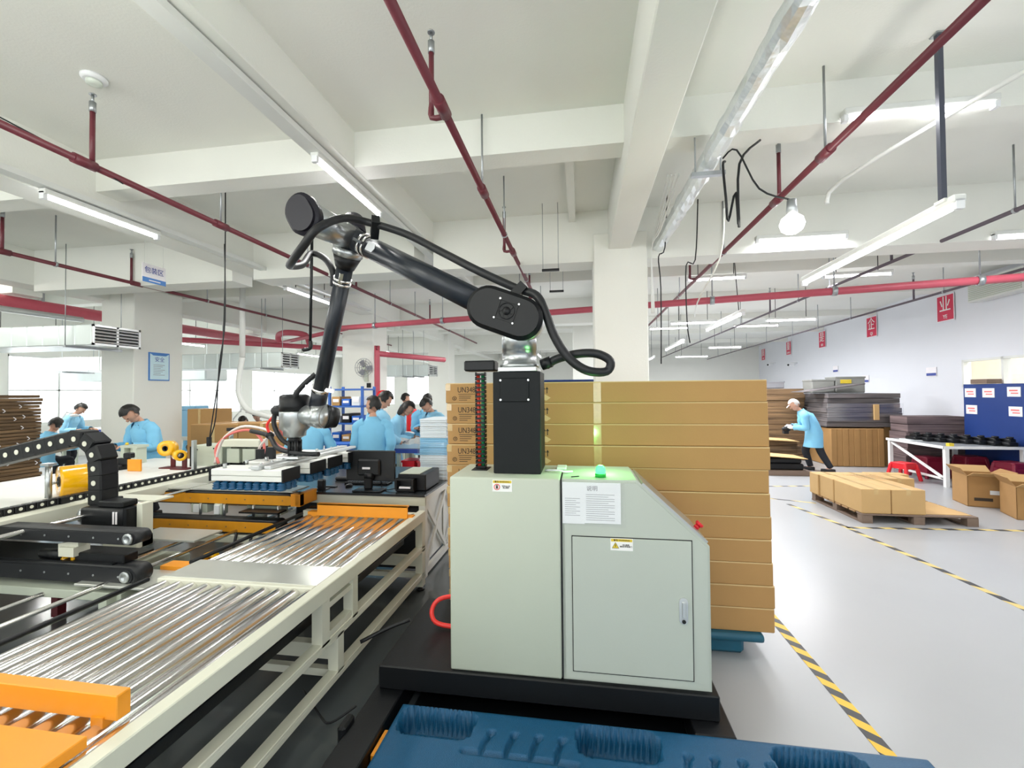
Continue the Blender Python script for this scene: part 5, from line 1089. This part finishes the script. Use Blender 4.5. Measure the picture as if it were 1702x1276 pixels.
# benches
def bench(label, x0, x1, y0, y1, z, top='cream_white', edge='tray_white'):
    t = thing('work_bench', label, 'table', ((x0+x1)/2, (y0+y1)/2, 0)); B().b(x0, x1, y0, y1, z-.03, z, .004).o('bench_top', top, t); B().b(x0, x1, y0-.006, y0, z-.07, z-.005).o('front_edge', edge, t)
    for x in (x0+.05, x1-.05):
        for y in (y0+.05, y1-.05): B().b(x-.025, x+.025, y-.025, y+.025, 0, z-.03).o('leg', 'cab_grey', t)
    return t
bench('white bench with a red edge behind the seated worker at far left', -10.6, -8.55, 7.0, 7.6, .86, 'cream_white', 'plastic_red'); bench('bench with blue edge by the window wall', -12.6, -10, 9.2, 9.9, .86, 'cream_white', 'ink_blue')
bench('long bench of the seated workers behind the brown cartons', -9.6, -6.9, 8.0, 8.5, .82); bench('farther bench beneath the window wall', -9.5, -5.6, 11.4, 12.0, .85); bench('bench with plastic-wrapped parts right of the standing workers', -2.86, -1.9, 6.45, 7.05, .84, 'table_top', 'ink_blue'); bench('bench at the far right of the white hall, behind the two workers', -3.9, -2.2, 8.6, 9.2, .85)
rr = random.Random(21); lb = ('nearest to the foam stack', 'in the middle of the bench', 'on the left of the bench')
for i, (x, y) in enumerate(((-2.15, 6.6), (-2.42, 6.8), (-2.62, 6.6))):
    t = thing('wrapped_panel', 'silver plastic-wrapped panel ' + lb[i], 'package', (x, y, .84)); r_ = random.Random(i); RR = []
    for k in range(7):
        RR.append([(x-.24+.08*k, y-.15, .845), (x-.24+.08*k, y+.2, .845), (x-.24+.08*k, y+.2, .92+r_.uniform(0, .04)), (x-.24+.08*k, y+.05, .95+r_.uniform(0, .04)), (x-.24+.08*k, y-.15, .89+r_.uniform(0, .04))])
    B().rings(RR, smooth=False).o('wrap', 'foil', t); B().b(x-.2, x+.2, y-.1, y+.15, .846, .88).o('panel', 'black_plastic', t)
tag(B().prism([(0, 0), (.16, .10), (.15, .12), (-.01, .015)], (-2.84, 6.46, .845), (1, 0, 0), (0, 0, 1), (0, 1, 0), .3).o('open_laptop', 'ink_grey'), 'grey tilted panel propped on the bench by the second worker', 'panel')
for i, (x, y, lab) in enumerate(((-2.7, 6.75, 'red crate under the bench of wrapped panels, left'), (-2.45, 6.75, 'red crate under the bench of wrapped panels, right'))):
    t = thing('crate', lab, 'crate', (x, y, 0)); B().b(x-.1, x+.1, y-.15, y+.15, .3, .62, .01).b(x-.1, x+.1, y-.15, y+.15, .0, .28, .01).o('body', 'plastic_red', t); B().b(x-.11, x+.11, y-.16, y+.16, .6, .63).o('rim', 'plastic_red', t)
t = thing('extinguisher_cart', 'red trolley canister behind the workers near the white wall', 'canister', (-4.0, 10.2, 0)); B().lathe([(.12, .5), (.12, 1.3), (.06, 1.38), (.0, 1.4)], (-3.75, 9.4, 0), n=16).o('tank', 'plastic_red', t); B().b(-3.87, -3.63, 9.3, 9.5, 0, .5).o('stand', 'cab_grey', t)
t = thing('hose_reel', 'round red hose reel on the wall behind the standing workers', 'reel', (-4.2, 8.9, 1.6)); B().lathe([(.06, 0), (.14, 0), (.14, .08), (.06, .08)], (-4.15, 8.85, 1.62), (0, -1, 0), 20).o('reel', 'plastic_red', t); B().cyl((-4.15, 8.9, 1.62), (-4.3, 8.9, 1.62), .02).o('arm', 'plastic_red', t)
# blue rack with bins
t = thing('storage_rack', 'blue steel rack with shelves behind the robot wrist', 'rack', (-4.1, 7.4, 0))
for x in (-4.40, -3.78):
    for y in (7.2, 7.65): B().b(x-.02, x+.02, y-.02, y+.02, 0, 1.82).o('post', 'rack_blue', t)
for z in (.45, .85, 1.18, 1.48, 1.78): B().b(-4.42, -3.76, 7.18, 7.67, z-.03, z).o('shelf', 'rack_blue', t)
rows = ('on the lowest shelf', 'on the second shelf', 'on the middle shelf', 'on the upper shelf')
for j, z in enumerate((.45, .85, 1.18, 1.48)):
    for i in range(3):
        x = -4.365+i*.19; h = .12+.04*((i+j) % 2); m = ('bin_blue', 'bin_blue', 'white_plastic', 'kraft', 'black_plastic')[(i*2+j) % 5]; col_ = {'bin_blue': 'blue', 'white_plastic': 'white', 'kraft': 'brown', 'black_plastic': 'black'}[m]
        t2 = thing('parts_bin', '%s parts bin, %s, %s of the blue rack' % (col_, ('left', 'middle', 'right')[i], rows[j]), 'bin', (x, 7.2, z), 'bins on the blue rack')
        B().b(x, x+.155, 7.2, 7.6, z+.001, z+h, .008).o('body', m, t2); B().b(x+.03, x+.14, 7.192, 7.2, z+h*.4, z+h*.75).o('label_card', 'sign_white', t2)
t = thing('parts_bin', 'large blue bin on the low table behind the robot wrist', 'bin', (-3.8, 6.5, .6)); B().b(-4.0, -3.62, 6.4, 6.7, .70, .9, .01).o('body', 'bin_blue', t); B().b(-4.02, -3.6, 6.38, 6.72, .88, .905).o('rim', 'bin_blue', t); bench('low table with a blue bin before the blue rack', -4.3, -3.55, 6.3, 6.8, .69, 'table_black', 'gap_black')
# brown cartons before the seated workers
for i, (x0, x1, lab) in enumerate(((-6.02, -5.2, 'large brown carton behind the hanging wires, left one'), (-5.19, -4.42, 'large brown carton behind the white hose arc, right one'))):
    t = thing('large_carton', lab, 'box', (x0, 6.0, 0)); B().b(x0, x1, 6.0, 6.7, 0, 1.235+.02*i, .008).o('carton_body', 'kraft_dark', t); B().b(x0+.38, x0+.43, 5.998, 6.702, .9, 1.237+.02*i).o('packing_tape', 'clear_tape', t)
t = thing('large_carton', 'tall brown carton beside the worker resting on folded arms', 'box', (-7.85, 7.6, 0)); B().b(-7.6, -7.0, 7.5, 7.95, 0, 1.42, .01).o('carton_body', 'kraft', t); B().b(-7.35, -7.3, 7.497, 7.952, 1.0, 1.423).o('packing_tape', 'clear_tape', t)
tag(B().b(-8.6, -8.0, 8.1, 8.45, 1.36, 1.46, .02).b(-8.5, -8.1, 8.1, 8.4, .82, 1.36).o('blue_bag', 'foam_blue'), 'blue bag lying on boxes behind the brown carton', 'bag')
t = thing('exhaust_arm', 'curved pale extraction hose hanging left of the windows', 'hose', (-6.6, 7.6, 2)); B().tube([(-6.35, 7.45, 2.4), (-6.42, 7.45, 2.0), (-6.42, 7.45, 1.7), (-6.25, 7.45, 1.42), (-5.9, 7.45, 1.3), (-5.7, 7.45, 1.26)], .05, 10).o('hose', 'tray_white', t); B().cyl((-6.35, 7.45, 2.4), (-6.35, 7.45, 3.895), .05).o('drop_pipe', 'tray_white', t)
for i, (x, y) in enumerate(((-10.2, 7.2), (-9.3, 7.3), (-8.9, 8.5), (-7.5, 8.55), (-11.6, 9.4), (-10.7, 9.5), (-7.9, 11.6), (-6.5, 11.6))):
    lab = ('bench lamp left of the blue-coated back', 'bench lamp right of the blue-coated back', 'bench lamp before the worker on folded arms', 'bench lamp by the brown carton', 'bench lamp nearest the left window', 'bench lamp second from the left window', 'bench lamp under the far windows, left', 'bench lamp under the far windows, right')[i]; z = .86
    t = thing('bench_lamp', 'white jointed '+lab, 'lamp', (x, y, z)); B().lathe([(.06, 0), (.06, .02), (.012, .03), (.012, .3)], (x, y, z), n=12).o('base', 'white_plastic', t); B().bar((x, y, z+.3), (x+.2, y, z+.52), .02).bar((x+.2, y, z+.52), (x+.36, y, z+.46), .02).o('arm', 'white_plastic', t); B().lathe([(.07, 0), (.07, .03), (.03, .05)], (x+.38, y, z+.43), n=12).o('lamp_head', 'white_plastic', t)
# ---------------------------------------------------------------- people
def skin_mesh(J, E, R, root):
    bm = bmesh.new(); ly = bm.verts.layers.skin.verify(); V = {}
    for k, p in J.items():
        v = bm.verts.new(p); v[ly].radius = R[k] if isinstance(R[k], tuple) else (R[k], R[k]); v[ly].use_root = (k == root); V[k] = v
    for a, b_ in E: bm.edges.new((V[a], V[b_]))
    me = bpy.data.meshes.new('s'); bm.to_mesh(me); bm.free(); o = bpy.data.objects.new('s', me); COL.objects.link(o)
    m1 = o.modifiers.new('k', 'SKIN'); m1.use_smooth_shade = True; m2 = o.modifiers.new('d', 'SUBSURF'); m2.levels = m2.render_levels = 1
    dg = bpy.context.evaluated_depsgraph_get(); r = bpy.data.meshes.new_from_object(o.evaluated_get(dg)); bpy.data.objects.remove(o); bpy.data.meshes.remove(me); return r
def ik(a, c, l1, l2, pole):
    a, c, pole = Vector(a), Vector(c), Vector(pole); d = c-a; L = min(d.length, (l1+l2)*.995); dn = d.normalized(); c = a+dn*L
    x = (l1*l1-l2*l2+L*L)/(2*L); h = math.sqrt(max(0, l1*l1-x*x)); p = pole-dn*pole.dot(dn); p = p.normalized() if p.length > 1e-4 else Vector((0, 0, -1)); return a+dn*x+p*h, c
def ell(c, rx, ry, xa, ya, n=20): return [c+xa*math.cos(2*PI*k/n)*rx+ya*math.sin(2*PI*k/n)*ry for k in range(n)]
def person(label, x, y, heading, H=1.64, lean=8, head=25, yaw=0, hands=((.2, .34, .98), (-.2, .34, .98)), hair='short', coat='coat_blue', seat=None, feet=((.1, .0), (-.1, .0)), twist=0, glove=False, group=None):
    """local frame: faces +y, z up; heading turns it (0 looks away from the camera, 180 towards it)"""
    t = thing('person', label, 'person', (0, 0, 0), group)
    la = math.radians(lean); hz = (.52*H if seat is None else seat+.1); hip = Vector((0, 0, hz)); tl = .295*H
    sp = Vector((0, math.sin(la), math.cos(la))); mid = hip+Vector((0, math.sin(la*.6), math.cos(la*.6)))*tl*.5; neck = mid+Vector((0, math.sin(la*1.25), math.cos(la*1.25)))*tl*.5
    sh = neck-sp*.035*H; hp = math.radians(lean*.9+head); hd = Vector((0, math.sin(hp), math.cos(hp))); hb = neck+Vector((0, math.sin(la+.3), math.cos(la+.3)))*.045*H; hc = hb+hd*.075*H
    X = Vector((1, 0, 0)); J = dict(p=hip, m=mid, n=neck, h=hb+hd*.03*H); R = dict(p=(.08*H, .06*H), m=(.075*H, .055*H), n=.026*H, h=.030*H); E = [('p', 'm'), ('m', 'n'), ('n', 'h')]
    arms = []
    for s, hnd in ((1, hands[0]), (-1, hands[1])):
        S_ = sh+X*s*.112*H; pole = Vector((s*.4, -.55, -.65)); el, wr = ik(S_, Vector(hnd), .172*H, .15*H, pole); fd = (wr-el).normalized(); pm = wr+fd*.045*H; k = 'L' if s > 0 else 'R'
        J['s'+k] = S_-X*s*.02*H-sp*.015*H; J['e'+k] = el; J['w'+k] = wr; J['q'+k] = pm; R['s'+k] = .022*H; R['e'+k] = .025*H; R['w'+k] = .017*H; R['q'+k] = (.022*H, .013*H)
        E += [('n', 's'+k), ('s'+k, 'e'+k), ('e'+k, 'w'+k), ('w'+k, 'q'+k)]; arms.append((s, S_, el, wr, pm, fd))
    legs = []
    for s, ft in ((1, feet[0]), (-1, feet[1])):
        k = 'l' if s > 0 else 'r'; hj = hip+X*s*.05*H-Vector((0, 0, .02*H))
        if seat is None: an = Vector((ft[0], ft[1], .07)); kn, an = ik(hj, an, .245*H, .235*H, (0, 1, 0))
        else: kn = hj+Vector((s*.03, .25*H, -.01)); an = Vector((kn.x, kn.y-.02, .07))
        J['k'+k] = kn; J['a'+k] = an; J['j'+k] = hj; J['f'+k] = an+Vector((0, .1, -.03)); R['j'+k] = .05*H; R['k'+k] = .034*H; R['a'+k] = .022*H; R['f'+k] = .02*H
        E += [('p', 'j'+k), ('j'+k, 'k'+k), ('k'+k, 'a'+k), ('a'+k, 'f'+k)]; legs.append((s, hj, kn, an))
    bm_ = B(); me = skin_mesh(J, E, R, 'p'); bm_.m.from_mesh(me); bpy.data.meshes.remove(me)
    for f in bm_.m.faces: f.material_index = 0; f.smooth = True
    # head
    yw = math.radians(yaw); fy = Vector((0, math.cos(hp), -math.sin(hp))); Rm = Matrix((X, fy, hd)).transposed() @ Matrix.Rotation(yw, 3, 'Z'); hx, hy_, hz_ = Rm.col[0], Rm.col[1], Rm.col[2]; u = H/1.53
    P = lambda a, b_, c: hc+hx*a*u+hy_*b_*u+hz_*c*u
    bm_.ball(P(0, 0, .015), .074*u, .092*u, .098*u, 3, Rm); bm_.ball(P(0, .018, -.055), .056*u, .064*u, .055*u, 2, Rm)
    bm_.ball(P(0, .092, -.012), .013*u, .02*u, .022*u, 1, Rm)
    for s in (-1, 1): bm_.ball(P(s*.074, -.005, -.01), .012*u, .02*u, .03*u, 1, Rm)
    bm_.slot(1)
    for s in (-1, 1): n0 = len(bm_.m.faces); bm_.ball(P(s*.03, .080, .018), .013*u, .008*u, .007*u, 1, Rm); bm_.m.faces.ensure_lookup_table(); [setattr(bm_.m.faces[i], 'material_index', 1) for i in range(n0, len(bm_.m.faces))]
    n0 = len(bm_.m.faces); bm_.ball(P(0, .080, -.058), .022*u, .008*u, .006*u, 1, Rm); bm_.m.faces.ensure_lookup_table(); [setattr(bm_.m.faces[i], 'material_index', 2) for i in range(n0, len(bm_.m.faces))]
    bm_.slot(0)
    hm = bm_
    if glove: hm = B()
    for s, S_, el, wr, pm, fd in arms:
        side = fd.cross(Vector((0, 0, 1))); side = side.normalized() if side.length > .1 else X.copy(); dn = side.cross(fd).normalized()
        if dn.z > 0: dn = -dn
        if glove: hm.tube([wr-fd*.02*u, wr+fd*.03*u, pm+fd*.02*u], lambda q: (.026+.008*q)*u, 8, 2)
        for i, (o_, L_) in enumerate(((-.027, .062), (-.009, .072), (.009, .068), (.027, .052))):
            a = pm+side*o_*u+fd*.012*u; b1 = a+(fd*.85+dn*.3).normalized()*L_*.5*u; c1 = b1+(fd*.4+dn*.8).normalized()*L_*.5*u; hm.tube([a-fd*.02*u, a, b1, c1], lambda q: (.0095-.002*q)*u, 6, 2)
        in_ = side*(-1 if side.x*s > 0 else 1); a = wr+fd*.02*u+in_*.02*u; hm.tube([a, a+(in_*.7+fd*.6+dn*.3)*.035*u, a+(in_*.5+fd*1.1+dn*.6)*.055*u], lambda q: (.011-.002*q)*u, 6, 2)
    body = bm_.o('body', ['skin', 'eye_dark', 'lip'], t)
    if glove: hm.o('gloves', 'glove', t)
    # hair or cap
    ht = bmesh.new(); bmesh.ops.create_icosphere(ht, subdivisions=3, radius=1); r_ = random.Random(int(abs(x*100)))
    low = -.95 if hair == 'long' else -.6
    kill = [v for v in ht.verts if not (v.co.z > .38+.1*math.sin(9*v.co.x) or (v.co.y < .12 and v.co.z > low+.1*math.sin(7*v.co.x)))]
    bmesh.ops.delete(ht, geom=kill, context='VERTS')
    for v in ht.verts:
        q = 1.0 if hair == 'cap' else 1.03+r_.uniform(0, .13); fl = 1.25 if hair == 'long' and v.co.z < 0 else 1
        zc = v.co.z*1.09 if v.co.z > 0 else v.co.z*(2.0 if hair == 'long' else 1.05)
        v.co = P(v.co.x*.083*q*fl, v.co.y*.102*q-.004, .018+zc*.106*q)
    hb2 = B(); hb2.join(ht, True)
    if hair == 'cap':
        hb2.o('cap', 'cap_cloth', t); B().prism([(-.065, 0), (.065, 0), (.05, .07), (.0, .085), (-.05, .07)], P(0, .07, .05), hx, (hy_*.95-hz_*.25), hz_, .008).o('cap_peak', 'cap_cloth', t)
    else: hb2.o('hair', 'hair', t)
    # coat: body of the coat plus sleeves
    cb = B(); nrm = Vector((0, math.cos(la), -math.sin(la))); ya0 = Vector((0, 1, 0)); h2 = H
    dn_ = -Vector((0, math.sin(la*.2), math.cos(la*.2)))
    if seat is None: hem = hip+Vector((0, (legs[0][2].y+legs[1][2].y)*.28, -.20*H)); RR = [ell(hem, .142*h2, .112*h2, X, ya0), ell(hip+(hem-hip)*.5, .135*h2, .104*h2, X, ya0)]
    else: RR = [ell(hip+Vector((0, .03, -.06*H)), .145*h2, .12*h2, X, ya0)]
    RR += [ell(hip, .128*h2, .096*h2, X, ya0), ell(hip+(mid-hip)*.7, .122*h2, .09*h2, X, (ya0+nrm)/2), ell(mid+(neck-mid)*.45, .130*h2, .090*h2, X, nrm), ell(sh-sp*.014*H, .134*h2, .072*h2, X, nrm), ell(sh+sp*.012*H, .112*h2, .058*h2, X, nrm), ell(sh+sp*.034*H, .062*h2, .05*h2, X, nrm), ell(neck+sp*.016*H, .048*h2, .046*h2, X, nrm), ell(neck+sp*.028*H, .044*h2, .044*h2, X, nrm)]
    wr_ = random.Random(int(abs(x*77)))
    RR = [[p+Vector((wr_.uniform(-.007, .007), wr_.uniform(-.009, .009), 0)) for p in R_] for R_ in RR]
    cb.rings(RR, cap=False)
    for s, S_, el, wr, pm, fd in arms: cb.tube([S_-X*s*.045*H+sp*.002, S_+(el-S_)*.12, S_+(el-S_)*.5, el, el+(wr-el)*.5, el+(wr-el)*.93], lambda q: (.053-.020*q+.0025*math.sin(q*34))*H, 12, 4, False)
    cb.o('coat', coat, t)
    fr = lambda w_, f_, r_y: (neck*(1-f_)+mid*f_)+nrm*r_y*H+X*w_*H
    for s in (-1, 1): B().prism([(0, 0), (s*.035*H, -.01*H), (s*.04*H, -.045*H), (s*.012*H, -.075*H)], neck+nrm*.043*H-sp*.0, X, (sp*.92-nrm*-.0+nrm*-.38).normalized(), nrm, .008).o('lapel', coat, t)
    B().prism([(-.022*H, .0), (.022*H, 0), (0, -.07*H)], neck+nrm*.040*H, X, (sp-nrm*.38).normalized(), nrm, .006).o('shirt', 'shirt', t)
    if seat is None:
        bb_ = B()
        for k in range(3): bb_.ball(hip+(mid-hip)*(.1+.45*k)+nrm*(.081)*H, .009, .005, .009, 1)
        bb_.o('buttons', 'sign_white', t)['kind'] = 'stuff'
    tb_ = B()
    for s, hj, kn, an in legs: tb_.tube([hj+Vector((0, 0, .05)), hj*.5+kn*.5, kn, kn*.5+an*.5, an+Vector((0, 0, .02))], lambda q: (.056-.022*q)*H, 10, 3)
    tb_.o('trousers', 'trouser', t)
    for s, hj, kn, an in legs: B().b(an.x-.042, an.x+.042, an.y-.075, an.y+.17, .003, .075, .02, seg=2).o('shoe', 'shoe', t)
    t.location = (x, y, 0); t.rotation_euler.z = math.radians(heading); return t
person('person in light blue coat packing at the belt table, head bowed, black hair', -6.02, 5.36, 172, 1.62, 14, 42, 0, ((.17, .36, 1.0), (-.17, .36, 1.02)))
person('person in light blue coat seated with back turned at far left, beside the brown stack', -9.75, 6.6, 8, 1.66, 20, 12, 20, ((.26, .36, .93), (-.26, .36, .93)), seat=.42, coat='coat_blue')
person('person in light blue coat bending behind the seated back at far left', -11.2, 8.0, -70, 1.6, 25, 20, 0, ((.2, .4, .95), (-.2, .4, .95)), coat='coat_blue2')
person('seated person in light blue coat resting head on hand beside the tall brown carton', -9.0, 9.05, 240, 1.6, 18, 25, 0, ((.12, .26, 1.02), (-.2, .36, .86)), seat=.40)
person('seated person in light blue coat leaning over the bench behind the extraction hose', -7.95, 9.15, 100, 1.6, 34, 15, 0, ((.2, .4, .9), (-.2, .4, .9)), seat=.40, coat='coat_blue2')
person('seated person with short dark hair seen just over the brown cartons', -7.35, 8.75, 200, 1.6, 12, 20, 0, ((.2, .4, .9), (-.2, .4, .9)), seat=.36)
person('farther seated person with dark hair left of the robot wrist', -8.3, 10.4, 190, 1.6, 14, 22, 0, ((.2, .4, .9), (-.2, .4, .9)), seat=.40, coat='coat_blue2')
person('person in light blue coat with back turned, hidden behind the robot wrist', -3.62, 5.4, 15, 1.55, 14, 20, 0, ((.22, .32, 1.0), (-.22, .32, 1.0)))
person('person in light blue coat with back turned and face turned left, nearest behind the table', -2.85, 5.72, 22, 1.63, 2, 4, 55, ((.20, -.02, .78), (-.16, .24, .90)))
person('tall person in light blue coat looking down at the bench behind the nearest one', -3.12, 6.30, -35, 1.74, 8, 32, 0, ((.22, .3, .95), (-.2, .34, .92)), coat='coat_blue2')
person('long-haired person in light blue coat bending over the wrapped panels', -3.24, 7.1, -75, 1.62, 24, 22, 0, ((.2, .4, .92), (-.2, .42, .92)), 'long', 'coat_blue2')
person('small distant person in pale coat walking behind the long-haired worker', -4.4, 10.4, -60, 1.66, 4, 8, 0, ((.24, .1, .85), (-.24, .1, .85)), coat='coat_blue2')
person('person in light blue coat and dark shirt standing left of the pair beyond the foam', -2.98, 8.15, 215, 1.66, 6, 16, -30, ((.12, .3, 1.08), (-.12, .3, 1.1)))
person('person in light blue coat with bowed head, right of the pair beyond the foam', -2.47, 7.42, 150, 1.66, 16, 36, 0, ((.14, .32, 1.08), (-.14, .32, 1.1)), coat='coat_blue2')
person('person in light blue coat and pale cap bending over cardboard at right', 4.78, 10.0, 74, 1.58, 30, 10, 0, ((.07, .40, .92), (-.09, .38, .90)), 'cap', 'coat_blue', None, ((.09, .06), (-.10, -.26)), glove=True)
tag(B().ball((4.30, 10.12, .86), .09, .07, .06).b(4.24, 4.34, 10.08, 10.18, .76, .86, .01).o('black_part', 'black_plastic'), 'black moulded part in the gloved hands of the capped worker', 'part')
